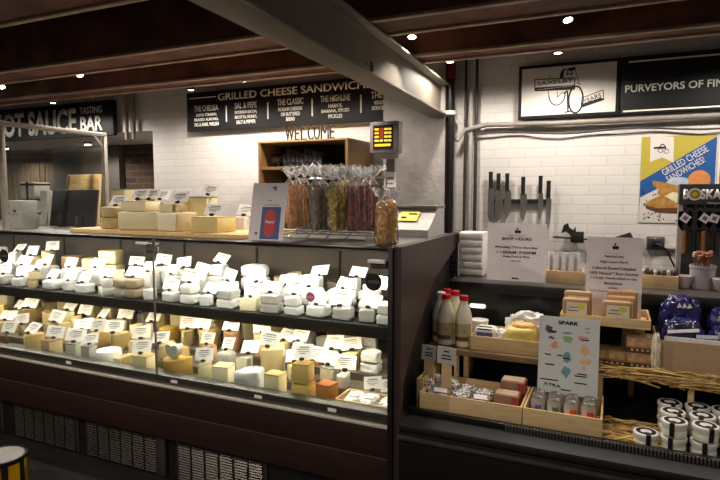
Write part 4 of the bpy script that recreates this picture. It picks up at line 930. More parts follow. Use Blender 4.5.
for r in range(4):
    for c, (a, b) in enumerate(((0, .24), (.3, .5), (.58, .78), (.82, 1))):
        if c == 1 and r in (0, 1, 2): continue
        mb.b2(sx0 + a * cw, sx0 + b * cw, dy - .0238, dy - .023, sz1 - (r + .75) * (sz1 - sz0) / 5, sz1 - (r + .25) * (sz1 - sz0) / 5)
mb.b2(sx0, sx0 + cw * .95, dy - .0238, dy - .023, sz0, sz0 + (sz1 - sz0) * .12)
mb.build('screen_readout', emit('amber_readout', '#e0a020', 1.6), ds)
MB().b2(sx0 + .3 * cw, sx0 + .52 * cw, dy - .0238, dy - .023, sz1 - .6 * (sz1 - sz0), sz1 - .04 * (sz1 - sz0)).build('screen_column', emit('red_readout', '#6a2408', 1.0), ds)
# ------------------------------------------------------------------ the open cooler beyond the end panel
MX0, MX1, MXL = CX1 + .047, 1.7, CX1 + .0135
co = thing('open_cooler', 'black open fronted cooler with vented lip beside the dark end panel', 'cooler', ((MX0 + MX1) / 2, 2.2, 0)); ox = co.location.x
def KC(mb, nm, m, smooth=35): mb.bm.transform(Matrix.Translation((-ox, -2.2, 0))); return mb.build(nm, m, co, smooth=smooth)
DZ, SZ, LZ = .60, .83, 1.12
CB_ = mat('cooler_black', '#0c0b0b', .35, .1)
KC(MB().b2(MX0, MX1, 2.20, 2.34, 0, .575, .004), 'front_panel', CB_)
KC(MB().b2(MX0, MX1, 2.20, 2.335, .575, .612, .01), 'front_lip', mat('lip_black', '#070707', .6, .0))
mb = MB(); x = X_at(505, 2.30, .63)
KC(MB().b2(MX0, MX1, 2.318, 2.345, .60, .637, .003), 'vent_rail', CB_)
while x < MX1: mb.b2(x, x + .007, 2.308, 2.322, .612, .634); x += .0125
KC(mb, 'vent_slats', mat('vent_grey', '#4a4643', .5, .3), 0)
KC(MB().b2(MX0, MX1, 2.182, 2.20, .545, .562, .004), 'bumper_rail', mat('bumper', '#4d4a48', .3, .6))
KC(MB().b2(MX0, MX1, 2.34, 3.06, .55, DZ).b2(MXL, MX0, ep[3][0] + .01, 3.06, .55, DZ), 'lower_deck', mat('cooler_deck', '#1c1917', .5))
KC(MB().b2(MXL, MX1, 3.055, 3.08, DZ, LZ - .05), 'back_panel', mat('cooler_back', '#1d221f', .22, .1, var=.15, scale=3))
KC(MB().b2(MX0, MX1, 3.0, 3.52, LZ - .018, LZ, .003), 'ledge_top', mat('ledge_dark', '#4b4542', .3, .3))
KC(MB().b2(MX0, MX1, 2.985, 3.01, LZ - .055, LZ - .002, .003), 'ledge_fascia', BLACK)
KC(MB().b2(MX0, MX1, 3.08, 3.5, 0, LZ - .018), 'rear_body', BLACK)
a, b = at_y(470, 305, 3.05), at_y(486, 307, 3.05); KC(MB().b2(a.x, b.x, 3.03, 3.054, a.z - .012, a.z + .012, .01), 'painted_reflection', emit('reflection_glow', '#f4f0ea', 1.2))  # glowing strip imitates a lamp's reflection on the glossy back panel
# display riser
rs = thing('display_riser', 'wooden riser shelf on posts inside the black cooler', 'shelf', (0, 2.66, DZ + .0005))
MB().b2(MXL + .004, 1.65, 0, .385, SZ - .028 - DZ, SZ - DZ - .0005, .002).build('shelf_board', mat('riser_wood', '#77603f', .7, var=.2, scale=6, stretch=(1.5, 12, 12)), rs)
for u in (457, 466.5, 600, 690, 735):
    x = X_at(u, 2.69, .7); MB().b2(x - .011, x + .011, .012, .04, 0, SZ - .028 - DZ).build('post', PINE, rs)
for x in (-.7, .1, .9, 1.6): MB().b2(x - .012, x + .012, .34, .37, 0, SZ - .028 - DZ).build('post', PINE, rs)

# crates
def crate(label, x0, x1, y0, y1, z, h, name='wooden_crate', th=.008, m=PINE):
    t = thing(name, label, 'crate', ((x0 + x1) / 2, y0, z)); hw = (x1 - x0) / 2; d = y1 - y0
    MB().b2(-hw, hw, 0, d, 0, .007).build('base', m, t)
    for a in (0, d - th): MB().b2(-hw, hw, a, a + th, .007, h, .001).build('side', m, t)
    for s in (-1, 1): MB().b2(s * hw, s * (hw - th), th, d - th, .007, h, .001).build('end', PINEY, t)
    return t
Z = DZ + .0008; Y0 = 2.365
c1x0, c1x1 = X_at(419.5, Y0, .65), X_at(521.5, Y0, .65); c2x1 = X_at(602, Y0, .65)
crate('wide wooden crate of speckled bags and red boxes on the lower cooler deck', c1x0, c1x1, Y0, Y0 + .28, Z, .10)
crate('wooden crate holding eight small cans on the lower cooler deck', c1x1 + .004, c2x1, Y0, Y0 + .29, Z, .10)
crate('narrow wooden crate squeezed between end panel and the wide crate', MX0 + .006, c1x0 - .004, Y0 + .06, Y0 + .34, Z, .14)
c3x0, c3x1 = X_at(470, 2.70, .86), X_at(562, 2.70, .86)
crate('wooden crate of tubs and yellow cheese packs beside the milk bottles', c3x0, c3x1, 2.70, 2.95, SZ + .0008, .068)
b0x, b1x = X_at(560, 2.70, 1.03), X_at(651, 2.70, 1.03); BZ2 = 1.005
crate('raised wooden tray of kraft wrapped butter blocks', b0x, b1x, 2.70, 2.95, BZ2, .042)
for (ua, ub, ya, yb, lab) in ((566, 592, 2.715, 2.9, 'wooden riser block under the butter tray behind the white drinks sign'), (622, 646, 2.88, 2.94, 'wooden riser block under the butter tray behind the brown boxes')):
    xa, xb = X_at(ua, 2.72, .9), X_at(ub, 2.72, .9); tag(MB().b2(xa, xb, ya, yb, SZ + .0008, BZ2 - .0008, .003).build('riser_block', PINE), lab, 'block')

# speckled bags and boxes in the wide crate
SPK = mat('speckled_bag', '#cfc9c2', .35, var=.1)
m = bpy.data.materials.new('black_white_print'); m.use_nodes = True; N = m.node_tree.nodes; Lk = m.node_tree.links; b = N['Principled BSDF']; b.inputs['Roughness'].default_value = .35
tc = N.new('ShaderNodeTexCoord'); vo = N.new('ShaderNodeTexVoronoi'); vo.inputs['Scale'].default_value = 85; Lk.new(tc.outputs['Object'], vo.inputs['Vector'])
rp = N.new('ShaderNodeValToRGB'); rp.color_ramp.interpolation = 'CONSTANT'; rp.color_ramp.elements[0].color = lin('#2a2725'); rp.color_ramp.elements[1].color = lin('#cfc9c2'); rp.color_ramp.elements[1].position = .42
Lk.new(vo.outputs['Distance'], rp.inputs[0]); Lk.new(rp.outputs[0], b.inputs['Base Color']); PRN = m
CLB = mat('clear_crinkle', '#8f8577', .25, var=.5, scale=40, bump=.9, bscale=40, spec=.7)
bags = [(441, 2.45, .105, .10, .085, CLB, 'glossy crinkled bag at the outer end of the wide crate'), (450, 2.55, .085, .08, .105, PRN, 'black and white speckled bag standing beneath the stick sign'), (462, 2.45, .075, .10, .095, PRN, 'speckled bag in the middle front of the wide crate'), (468, 2.55, .08, .08, .09, PRN, 'speckled bag in the middle rear of the wide crate'), (481, 2.45, .085, .10, .08, CLB, 'glossy crinkled bag next to the red topped box'), (484, 2.55, .085, .08, .08, PRN, 'speckled bag lying behind the crinkled bag near the red box')]
for i, (u, y, w, d, h, mt, lab) in enumerate(bags):
    x = X_at(u, y, Z + .04); o = MB().lump((0, 0, 0), (w, d, h), .2, 4, i + 30, .55, 3).build('snack_pouch', mt, None, (x, y, Z + .008)); tag(o, lab, 'pouch', 'pouches in the wide crate')
    if mt is CLB: MB().box((0, -.012, h + .003), (.06, .04, .002), rot=(.15, .1, .3)).build('sticker', PAPER, o)
KRAFT = mat('kraft_brown', '#86644c', .55, var=.15); REDB = mat('red_band', '#8f3a2c', .5)
for i, (u, y, w, d, h, lab) in enumerate(((507, 2.455, .105, .075, .115, 'front kraft box with red band in the wide crate'), (514, 2.56, .105, .08, .145, 'taller kraft box behind the front red banded box'))):
    x = X_at(u, y, Z + .06); x = min(x, c1x1 - .013 - w / 2)
    t = thing('kraft_box', lab, 'box', (x, y, Z + .008), 0, 'kraft boxes in the wide crate')
    MB().box((0, 0, h / 2), (w, d, h), .006).build('carton', KRAFT, t)
    MB().b2(-w / 2 + .006, w / 2 - .006, -d / 2 + .006, d / 2 - .006, h, h + .002).build('pink_top_label', mat('pink_top', '#a88d72', .6), t)
    MB().b2(w * .22, w / 2 + .0015, -d / 2 - .0015, d / 2 + .0015, .003, h - .004).build('red_band', REDB, t)
    MB().box((-.01, -d / 2 - .001, h * .45), (w * .3, .0012, .012)).build('label_print', GREYINK, t)
# stick signs
def stick_sign(u, vtop, vbot, y, zbase, wpx, label):
    x = max(X_at(u, y, .8), MX0 + .034); k = proj((x, y, .85))[2] / F; t = thing('stick_sign', label, 'sign', (x, y, zbase)); zt = at_y(u, vtop, y).z - zbase; zb = at_y(u, vbot, y).z - zbase; w = wpx * k
    MB().b2(-.024, .024, 0, .006, 0, (zt + zb) / 2).build('stick', PINE, t)
    MB().box((.0, -.003, (zt + zb) / 2), (w, .003, zt - zb), rot=(0, .05, 0)).build('card', mat('card_grey', '#b9b3b0', .8, var=.04), t)
    mb = MB()
    for z, ww in ((.75, .3), (.5, .5), (.32, .55)): mb.box((0, -.0052, zb + (zt - zb) * z), (w * ww, .0008, .006), rot=(0, .05, 0))
    mb.build('card_print', INKM, t)
stick_sign(446.5, 347, 364, 2.47 + .03, Z + .008, 19, 'white card on a wide wooden stick in the wide crate')
stick_sign(417, 343.5, 358.5, 2.52, Z + .008, 14.5, 'white card on a wooden stick in the narrow crate by the end panel')
for i, (y, h) in enumerate(((2.48, .12), (2.6, .11))):
    tag(MB().lump((0, 0, 0), (.05, .07, h), .15, 4, 50 + i, .5, 3).build('snack_pouch', PRN, None, (MX0 + .045, y, Z + .008)), ['front', 'rear'][i] + ' speckled pouch in the narrow crate by the end panel', 'pouch')
# cans
canb = {}
def can(x, y, z, col, label):
    t = thing('drink_can', label, 'can', (x, y, z), rnd.uniform(.1, .5), 'cans in the wooden crate')
    MB().lathe([(0, 0), (.022, 0), (.0285, .008), (.0285, .092), (.0245, .104), (.0245, .107), (.0, .107)], seg=24).build('can_body', mat('can_silver', '#b3aeab', .3, .5), t)
    MB().lathe([(.0288, .02), (.0288, .088)], seg=24).build('label_band', mat('can_label_' + col, {'purple': '#a5a1b0', 'green': '#a9b0a6', 'orange': '#bea894', 'red': '#bda098'}[col], .5), t)
    mb = MB(); mb.box((0, -.0278, .066), (.026, .004, .034), .006); mb.build('label_motif', mat('motif_' + col, {'purple': '#51497c', 'green': '#3f6b35', 'orange': '#c4561f', 'red': '#b8321f'}[col], .5), t)
    MB().lathe([(.0245, .107), (.0235, .111), (.021, .1075), (0, .1075)], seg=24).build('lid', mat('can_lid', '#c9c6c3', .22, .9), t)
    MB().box((0, -.004, .1095), (.009, .016, .0015)).build('pull_tab', mat('can_lid', '#c9c6c3'), t)
cols_ = ['purple', 'green', 'orange', 'red']
for r, y in enumerate((2.475, 2.548)):
    for i in range(4):
        x = X_at((538, 554, 571, 588.5)[i] + r * 1.5, y, .72); can(x, y, Z + .008, cols_[i], f'{["front","rear"][r]} row can with {["purple","green","orange","red"][i]} label in the wooden crate')
for i in range(2):
    x = X_at(548 + 34 * i, 2.605, .72) ; 
# drinks sign
SGN = mat('menu_card', '#c3c6c2', .7, var=.03)
def standing_sign(name, label, u0, u1, vt, vb, y, z, tilt, strut=True, m=PAPER):
    xm = X_at((u0 + u1) / 2, y, z + .1); k = proj((xm, y, z + .15))[2] / F; w, h = (u1 - u0) * k, (vb - vt) * k
    w = X_at(u1, y, z + .15) - X_at(u0, y, z + .15)
    t = thing(name, label, 'sign', (xm, y, z)); M_ = Matrix.Rotation(R(tilt), 4, 'X')
    def bl(mb, nm, mt, sm=0): mb.bm.transform(M_); return mb.build(nm, mt, t, smooth=sm)
    bl(MB().b2(-w / 2, w / 2, 0, .003, 0, h), 'sheet', m)
    return t, w, h, bl
t, w, h, bl = standing_sign('drinks_sign', 'white drinks sign with colourful little drawings standing behind the cans', 537, 597.5, 314, 391.5, 2.60, Z + .1, -5, m=SGN)
zs = Z + .1
MB().b2(-.05, .05, .0, .014, -.092, -.001).build('wooden_support', PINE, t)
mb = MB(); mb.text('SPARK', -.18 * w, .16 * w, .905 * h, .955 * h, -.0004, .0008, .05); bl(mb, 'heading_text', INKM)
def blob(mb, cx, cz, rx, rz, s):
    mb.xz([(cx * w + rx * .85 * w * (1 + .8 * noise.noise(Vector((math.cos(a) * 1.5, math.sin(a) * 1.5, s)))) * math.cos(a), cz * h + rz * .85 * h * (1 + .8 * noise.noise(Vector((math.cos(a) * 1.5, math.sin(a) * 1.5, s + 9)))) * math.sin(a)) for a in [i * .349 for i in range(18)]], -.0012, -.0002)
for nm, colr, L in (('purple_print', '#4d4460', [(-.34, .84, .07, .05), (-.27, .80, .09, .018), (-.29, .72, .07, .02)]), ('green_print', '#86a678', [(-.02, .72, .085, .06), (.3, .88, .06, .012)]), ('teal_print', '#6a9094', [(-.02, .48, .1, .06), (-.02, .30, .08, .07), (-.02, .8, .09, .015)]),
                    ('red_print', '#cf8088', [(.22, .75, .09, .035), (.3, .83, .06, .012), (-.24, .63, .08, .045)]), ('orange_print', '#dcaa85', [(.27, .60, .08, .07), (.3, .46, .1, .045), (.27, .37, .05, .03)]), ('yellow_print', '#d2c878', [(-.15, .64, .03, .035)])):
    mb = MB(); [blob(mb, *q, i * 2.3 + len(nm)) for i, q in enumerate(L)]; bl(mb, nm, mat('print_' + nm, colr, .7))
mb = MB()
for cx, cz, ww in ((-.34, .5, .1), (-.14, .5, .08), (-.3, .37, .16), (.22, .26, .2), (.24, .29, .16), (-.02, .06, .16), (-.3, .17, .3), (.22, .17, .2), (-.27, .81, .12), (.27, .73, .13), (-.02, .47, .12)): mb.box((cx * w, -.0016, cz * h), (ww * w, .0006, .005))
mb.text('XTRA', -.40 * w, -.10 * w, .085 * h, .125 * h, -.0004, .0008, .02, -.08); bl(mb, 'small_print', INKM)
# bottles
BOT = mat('milk_plastic', '#cfc6b0', .4, var=.04); CAPR = mat('cap_red', '#b3202a', .4)
def bottle(u, y, label, cap=CAPR, group='milk bottles'):
    z = SZ + .0008; x = max(X_at(u, y, z + .1), MXL + .046); t = thing('milk_bottle', label, 'bottle', (x, y, z), 0, group)
    MB().lathe([(0, 0), (.036, 0), (.042, .006), (.043, .13), (.041, .155), (.030, .195), (.020, .222), (.019, .235), (0, .235)], seg=28).build('bottle_body', BOT, t)
    MB().lathe([(0, .258), (.02, .258), (.0225, .255), (.0225, .233), (0, .233)], seg=24).build('cap', cap, t)
    mb = MB(); P = [(.0434 * math.cos(R(a)), .0434 * math.sin(R(a))) for a in range(-160, -15, 12)]
    for a, b in zip(P, P[1:]): mb.prism([a, b, (b[0] * 1.01, b[1] * 1.01), (a[0] * 1.01, a[1] * 1.01)][::-1], .03, .12)
    mb.build('label', mat('bottle_label', '#a3946c', .6, var=.12, scale=60), t)
    mb = MB(); P = [(.0438 * math.cos(R(a)), .0438 * math.sin(R(a))) for a in range(-140, -40, 12)]
    for a, b in zip(P, P[1:]): mb.prism([a, b, (b[0] * 1.01, b[1] * 1.01), (a[0] * 1.01, a[1] * 1.01)][::-1], .035, .055)
    mb.box((.015, -.0425, .085), (.006, .002, .006)); mb.build('brown_print', mat('brown_print', '#5f3e2a', .6), t)
bottle(428, 2.79, 'milk bottle with pale cap nearest the dark end panel', WHITE)
bottle(446, 2.74, 'red capped milk bottle second from the dark end panel')
bottle(455, 2.86, 'red capped milk bottle standing behind the other milk bottles')
bottle(463.5, 2.74, 'red capped milk bottle touching the crate of tubs')
bottle(440, 2.90, 'red capped milk bottle at the rear close to the end panel')
# tubs and packs in the upper crate
zc = SZ + .0085; x = X_at(487, 2.80, .9)
t = thing('white_tub', 'rounded white tub with a blue label in the upper crate', 'tub', (x, 2.785, zc))
MB().lump((0, 0, 0), (.108, .10, .10), .04, 4, 3, .45, 2).build('tub_body', mat('tub_white', '#d9d4c6', .35), t)
mb = MB(); mb.box((0, -.0525, .056), (.078, .004, .036), rot=(-.1, 0, 0)); mb.build('blue_label', mat('blue_label', '#4a4a8c', .5, var=.25, scale=80), t)
mb = MB(); mb.box((0, -.049, .088), (.07, .004, .006), rot=(-.3, 0, 0)); mb.box((0, -.040, .100), (.07, .004, .004), rot=(-.9, 0, 0)); mb.build('lid_print', INKM, t)
t = thing('white_tub', 'white tub standing behind the blue labelled tub', 'tub', (X_at(479, 2.89, .9), 2.895, zc)); MB().lathe([(0, 0), (.04, 0), (.046, .085), (.046, .098), (.0, .1)], seg=24).build('tub_body', mat('tub_white', '#d9d4c6'), t); MB().lathe([(.0465, .086), (.048, .088), (.048, .1), (0, .103)], seg=24).build('lid', WHITE, t)
x = X_at(521, 2.79, .9)
o = MB().lump((0, 0, 0), (.15, .11, .115), .05, 4, 8, .5, 2).build('cheese_pack', mat('yellow_pack', '#d3c06a', .35, var=.12, scale=30, bump=.3), None, (x, 2.785, zc)); tag(o, 'plump yellow cheese pack in the upper crate', 'cheese pack')
MB().box((.02, -.052, .033), (.03, .004, .014), rot=(0, 0, .1)).build('logo_print', mat('dark_blue_print', '#2a2546', .5), o); MB().lump((.01, .01, .095), (.11, .08, .035), .1, 3, 9, .8, 3).build('orange_top_label', mat('orange_label', '#d8a860', .5, var=.3, scale=40), o)
PLB = mat('white_plastic_bag', '#dcdad6', .3, var=.1, scale=20, bump=.8, bscale=25)
o = MB().lump((0, 0, 0), (.20, .068, .165), .28, 4, 17, .8, 2.8).build('plastic_bag', PLB, None, (X_at(527, 2.9, .95), 2.898, zc)); tag(o, 'crumpled white plastic bag behind the yellow cheese pack', 'bag')
MB().tube([(-.03 + .03 * math.cos(a), -.052, .12 + .016 * math.sin(a)) for a in [i * .32 for i in range(11)]], .003, 6).build('bag_handle', mat('grey_print', '#77767a', .5), o)
tag(MB().lump((0, 0, 0), (.06, .07, .09), .25, 4, 19, .7, 3).build('wrapped_pack', WRAPW, None, (X_at(502, 2.79, .9), 2.79, zc)), 'white film wrapped pack between blue labelled tub and yellow pack', 'pack')
# butter blocks
BUT = mat('butter_kraft', '#a9825a', .55, var=.2, scale=20); BLAB = mat('butter_label', '#d3cab0', .6, var=.05); YEL = mat('sun_yellow', '#d3b43c', .6)
def butter(u, y, label, wpx=26, h=.13):
    z = BZ2 + .0078; x = X_at(u, y, z + .08); k = proj((x, y, z))[2] / F; w = wpx * k
    t = thing('butter_block', label, 'butter', (x, y, z), 0, 'kraft wrapped butter blocks')
    MB().box((0, 0, h / 2), (w, .042, h), .012, seg=3).build('kraft_wrap', BUT, t)
    MB().box((.004, -.0222, h * .55), (w * .76, .0015, h * .56)).build('paper_label', BLAB, t)
    MB().xz([(w * .2 + .016 * math.cos(a), h * .68 + .014 * math.sin(a)) for a in [i * .4 for i in range(16)]], -.0242, -.0232).build('sun_print', YEL, t)
    mb = MB(); 
    for zz, ww in ((.62, .3), (.48, .42)): mb.box((-.01, -.0236, h * zz), (w * ww, .0008, .005))
    mb.build('label_print', GREYINK, t)
butter(576, 2.735, 'front butter block of the pair nearest the crate of tubs', 25, .105)
butter(578, 2.79, 'rear butter block of the pair nearest the crate of tubs', 26, .13)
butter(617, 2.735, 'front butter block of the three at the tray end near the blue bags', 27, .105)
butter(621, 2.785, 'middle butter block of the three at the tray end near the blue bags', 26, .12)
butter(622, 2.835, 'rear butter block of the three at the tray end near the blue bags', 28, .14)
# crumpled wrapping sticking out beside the tray
tag(MB().lump((0, 0, 0), (.035, .06, .17), .3, 4, 44, .8, 3).build('paper_wrap', mat('cream_paper', '#d6ccb4', .6, bump=.5), None, (X_at(655.5, 2.69, .9), 2.69, SZ + .0008)), 'crumpled cream paper twist beside the butter tray end', 'paper')
# brown boxes on the straw
for i, (u, lay_, lab) in enumerate(((611, 0, 'lower brown biscuit box beside the drinks sign'), (641, 0, 'lower brown biscuit box underneath another box'), (641, 1, 'upper brown biscuit box of the stack by the tan carton'))):
    y = 2.755; z = SZ + .0008 + lay_ * .069; x = X_at(u, y, z + .03); k = proj((x, y, z))[2] / F; w = 27.5 * k; h = .067
    t = thing('biscuit_box', lab, 'box', (x, y, z), 0, 'brown biscuit boxes'); MB().box((0, 0, h / 2), (w, .10, h), .003).build('carton', mat('biscuit_carton', '#8a6a4c', .5, var=.2), t)
    MB().b2(-w / 2 + .006, w / 2 - .006, -.0512, -.05, h * .42, h * .92).build('clear_window', mat('window_tan', '#b08c66', .25, var=.35, scale=40), t)
    MB().b2(-w / 2 - .0004, w / 2 + .0004, -.0513, -.05, h * .02, h * .3).build('dark_band', mat('dark_band', '#4a3526', .5), t)
    mb = MB(); [mb.box((-w * .3 + j * w * .17, -.0517, h * .17), (w * .07, .0006, .008)) for j in range(5)]; mb.build('band_print', mat('gold_print', '#c9a868', .5), t)
# tan carton of navy bags
kx0 = X_at(656, 2.70, .9); kx1 = kx0 + .62
kt = thing('tan_carton', 'large plain tan carton full of navy bags', 'carton', ((kx0 + kx1) / 2, 2.70, SZ + .012)); hw = (kx1 - kx0) / 2; TAN = mat('tan_card', '#a98e6c', .7, var=.06)
hh = .135
MB().b2(-hw, hw, 0, .30, 0, .006).build('base', TAN, kt)
MB().b2(-hw, hw, 0, .006, .006, hh).build('front_panel', TAN, kt); MB().b2(-hw, hw, .294, .30, .006, hh).build('rear_panel', TAN, kt)
for s in (-1, 1): MB().b2(s * hw, s * (hw - .006), .006, .294, .006, hh).build('end_panel', TAN, kt)
MB().b2(-hw + .03, hw - .03, .008, .012, hh - .03, hh + .018).build('white_liner', WHITE, kt)
kt.location.z = SZ + .0008
NAVY = mat('navy_film', '#12124e', .2, var=.35, scale=14, bump=.6, bscale=14, spec=.9)
nb = [(672, 2.785, .16, .10, .22, 'navy bag with silver stripe nearest the butter tray'), (676, 2.915, .17, .085, .30, 'tall navy bag at the rear nearest the butter tray'), (701, 2.785, .16, .10, .20, 'navy bag with green label in the tan carton front'), (706, 2.915, .17, .085, .27, 'navy bag at the rear with grey tag'), (730, 2.785, .14, .10, .19, 'navy bag farthest along the tan carton front'), (735, 2.915, .15, .085, .25, 'navy bag farthest along the tan carton rear')]
for i, (u, y, w, d, h, lab) in enumerate(nb):
    x = X_at(u, y, 1.0); x = max(x, kx0 + .022 + w / 2)
    if i % 2 == 0 and i: x = max(x, nbx + w + .018)
    if i % 2 == 1 and i > 1: x = max(x, nbx2 + w + .018)
    if i % 2 == 0: nbx = x
    else: nbx2 = x
    o = MB().lump((0, 0, 0), (w, d, h), .15, 4, 60 + i, .6, 2.2).build('navy_bag', NAVY, None, (x, y, SZ + .0075)); tag(o, lab, 'bag', 'navy bags in the tan carton')
    if i == 0: MB().box((.0, -.052, .17), (.12, .004, .014), rot=(-.5, -.15, 0)).build('silver_stripe', WHITE, o)
    if i == 2: MB().box((.0, -.06, .165), (.10, .004, .018), rot=(-.6, -.1, 0)).build('green_label', mat('green_label', '#6f8a45', .5), o); MB().box((-.09, -.06, .155), (.08, .004, .016), rot=(-.6, -.05, 0)).build('silver_stripe', mat('silver_band', '#a9acb8', .4), o)
    if i == 1: 
        mb = MB(); [mb.xz([(-.02 + j * .02, .245), (-.012 + j * .02, .268), (.0 + j * .02, .25)], -.05, -.046) for j in range(3)]; mb.build('white_print', WHITE, o)
    if i == 3: MB().box((.02, -.05, .22), (.08, .004, .03), rot=(-.4, -.35, 0)).build('grey_tag', mat('grey_tag', '#7b7a80', .5), o)
# straw
ST = mat('straw', '#b9924f', .7, var=.35, scale=30)
def straw(n, x0, x1, y0, y1, z0, z1, L, label, seed):
    r = random.Random(seed); mb = MB()
    for i in range(n):
        x, y, z = r.uniform(x0, x1), r.uniform(y0, y1), r.uniform(z0, z1); a = r.uniform(-.12, .12); l = L * r.uniform(.4, 1.2); b = r.gauss(-.03, .09) if z0 > .7 else r.uniform(-.02, .05)
        mb.mi = r.choice((0, 0, 1, 1, 2)); d = Vector((math.cos(a), math.sin(a), b)) * l / 2; c = Vector((x, y, z)); m_ = c + Vector((0, 0, r.uniform(0, .012)))
        mb.tube([c - d, m_, c + d], r.uniform(.0010, .0028), 4)
    o = mb.build('straw', [ST, mat('straw_pale', '#d6b878', .7, var=.2), mat('straw_dark', '#7d5a2c', .7, var=.2)], None, smooth=0); return tag(o, label, 'straw', None, 'stuff')
straw(260, X_at(612, 2.66, .8), 1.0, 2.625, 2.642, SZ - .04, SZ + .02, .24, 'loose golden straw spilling over the riser edge under the tan carton', 5)
straw(330, X_at(606, 2.40, .62), X_at(650, 2.5, .62) + .02, 2.38, 2.62, DZ + .008, DZ + .018, .10, 'flat bed of golden straw beside the lidded jars', 6)
# jars
JARW = mat('jar_milky', '#d3cebd', .22, var=.04, spec=.6); LIDW = mat('jar_lid', '#dcd8cf', .35)
def jar(x, y, z, label, rz):
    t = thing('lidded_jar', label, 'jar', (x, y, z), rz, 'white lidded jars')
    MB().lathe([(0, 0), (.036, 0), (.043, .006), (.044, .024), (.041, .030), (.043, .036), (.043, .044), (0, .044)], seg=28).build('jar_body', JARW, t)
    MB().lathe([(.045, .044), (.0465, .047), (.0465, .058), (.044, .0605), (.0, .0605)], seg=28).build('lid', LIDW, t)
    mb = MB(); mb.lathe([(.021, .0612), (.0365, .0612)], seg=28); mb.lathe([(.0365, .0604), (.0365, .0612)], seg=28); mb.box((0, -.030, .0615), (.017, .034, .0006)); mb.box((0, -.0473, .043), (.017, .0016, .036)); mb.box((0, -.0448, .018), (.017, .0016, .02)); mb.box((0, .03, .0615), (.015, .014, .0006)); mb.build('black_seal', mat('seal_black', '#15120f', .5), t)
    MB().box((0, -.002, .0612), (.02, .010, .0008), rot=(0, 0, .2)).build('seal_logo', WHITE, t)
JH = .0615; zj = DZ + .0008
jr = random.Random(4)
jar(X_at(646, 2.42, .66), 2.42, zj, 'single low jar standing alone in front on the straw edge', .15)
rows = {2.42: (674.5, 705, 737), 2.525: (673, 702, 732), 2.63: (669.5, 697.5, 724)}
cn = ['column nearest the lone jar', 'middle column', 'column farthest from the lone jar']; rn = {2.42: 'front', 2.525: 'second', 2.63: 'rear'}
for y, us in rows.items():
    for i, u in enumerate(us):
        for k in range(2):
            x = X_at(u, y, .7); jar(x + jr.uniform(-.002, .002), y, zj + k * JH, f'{["lower","upper"][k]} white jar in the {rn[y]} row, {cn[i]}', .1 + jr.uniform(-.5, .4))
# ------------------------------------------------------------------ on the ledge
ZL = LZ + .0008
def lx(u, y=3.2, z=1.15): return X_at(u, y, z)
y = 3.2; x0, x1 = lx(458.5), lx(482.5); k = proj((x0, y, ZL))[2] / F
t = thing('slatted_box', 'white slatted unit on the ledge beside the black pipe', 'box', ((x0 + x1) / 2, y, ZL)); hw = (x1 - x0) / 2; h = 43 * k
MB().b2(-hw, hw, 0, .14, 0, h, .004).build('housing', WHITE, t)
mb = MB(); [mb.box((0, -.004, h * (j + .5) / 6), (hw * 1.9, .012, h / 8), .003) for j in range(6)]; mb.build('slats', mat('slat_white', '#c5bfba', .6), t)
x0, x1 = lx(447, 3.12), lx(457.5, 3.12); t = thing('perforated_strip', 'black strip with white dots standing on the ledge below the pipe', 'strip', ((x0 + x1) / 2, 3.12, ZL)); hw = (x1 - x0) / 2; h = 42 * k
MB().b2(-hw, hw, 0, .012, 0, h, .002).build('strip', BLACK, t); mb = MB()
for j in range(9):
    for s in (-.5, 0, .5): mb.box((s * hw * 1.2 + (.25 if j % 2 else -.1) * hw * .6, -.0005, h * (j + .5) / 9), (.004, .001, .004), rot=(0, .78, 0))
mb.build('dots', mat('dot_grey', '#8d8885', .6), t)
p = at_y(488.5, 242, 4.12); t = thing('wall_switch', 'small black square wall unit with a white cross beside the opening hours sign', 'switch', (p.x, 4.12, p.z)); MB().b2(-.045, .045, -.02, .03, -.05, .05, .004).build('plate', BLACK, t)
mb = MB(); [mb.box((0, -.0205, 0), (.08, .001, .006), rot=(0, a, 0)) for a in (.78, -.78)]; mb.build('cross', WHITE, t)
def lines(bl, w, h, spec, nm='lettering', m=INKM):
    mb = MB()
    for txt, cz, hh, ww in spec: mb.text(txt, -w * ww / 2, w * ww / 2, (cz - hh / 2) * h, (cz + hh / 2) * h, -.0002, .0008, .015)
    bl(mb, nm, m)
def logo(bl, w, h, cz):
    mb = MB(); mb.box((0, -.0006, cz * h), (.07 * w, .0008, .006)); [mb.xz([(.02 * w + s * .025 * w + .009 * math.cos(a), cz * h - .004 + .009 * math.sin(a)) for a in [i * .6 for i in range(10)]], -.001, -.0002) for s in (-1, 1)]
    mb.box((.01 * w, -.0006, cz * h + .012), (.03 * w, .0008, .01)); bl(mb, 'logo_print', INKM); mb = MB(); mb.box((0, -.0006, (cz - .08) * h), (.3 * w, .0006, .0015)); bl(mb, 'rule_line', GREYINK)
t, w, h, bl = standing_sign('hours_sign', 'white shop hours sign standing on the ledge below the knives', 486, 545, 217, 275, 3.10, ZL, -4)
logo(bl, w, h, .87); lines(bl, w, h, [('SHOP HOURS', .735, .05, .5), ('Monday Thru Sunday', .585, .048, .72), ('11:00AM-7:00PM', .50, .05, .66), ('Order Food & Wine', .43, .035, .46), ('saxelby', .35, .025, .18), ('shop', .055, .03, .1), ('cheese', .055, .03, .12)])
MB().yz([(.07, 0), (.075, 0), (.024, .2), (.018, .2)], -.02, .02).build('back_strut', PAPER, t)
t, w, h, bl = standing_sign('butter_sign', 'white butter sign standing in the tray behind the kraft butter blocks', 584.5, 641, 242, 322, 2.885, BZ2 + .0078, -6)
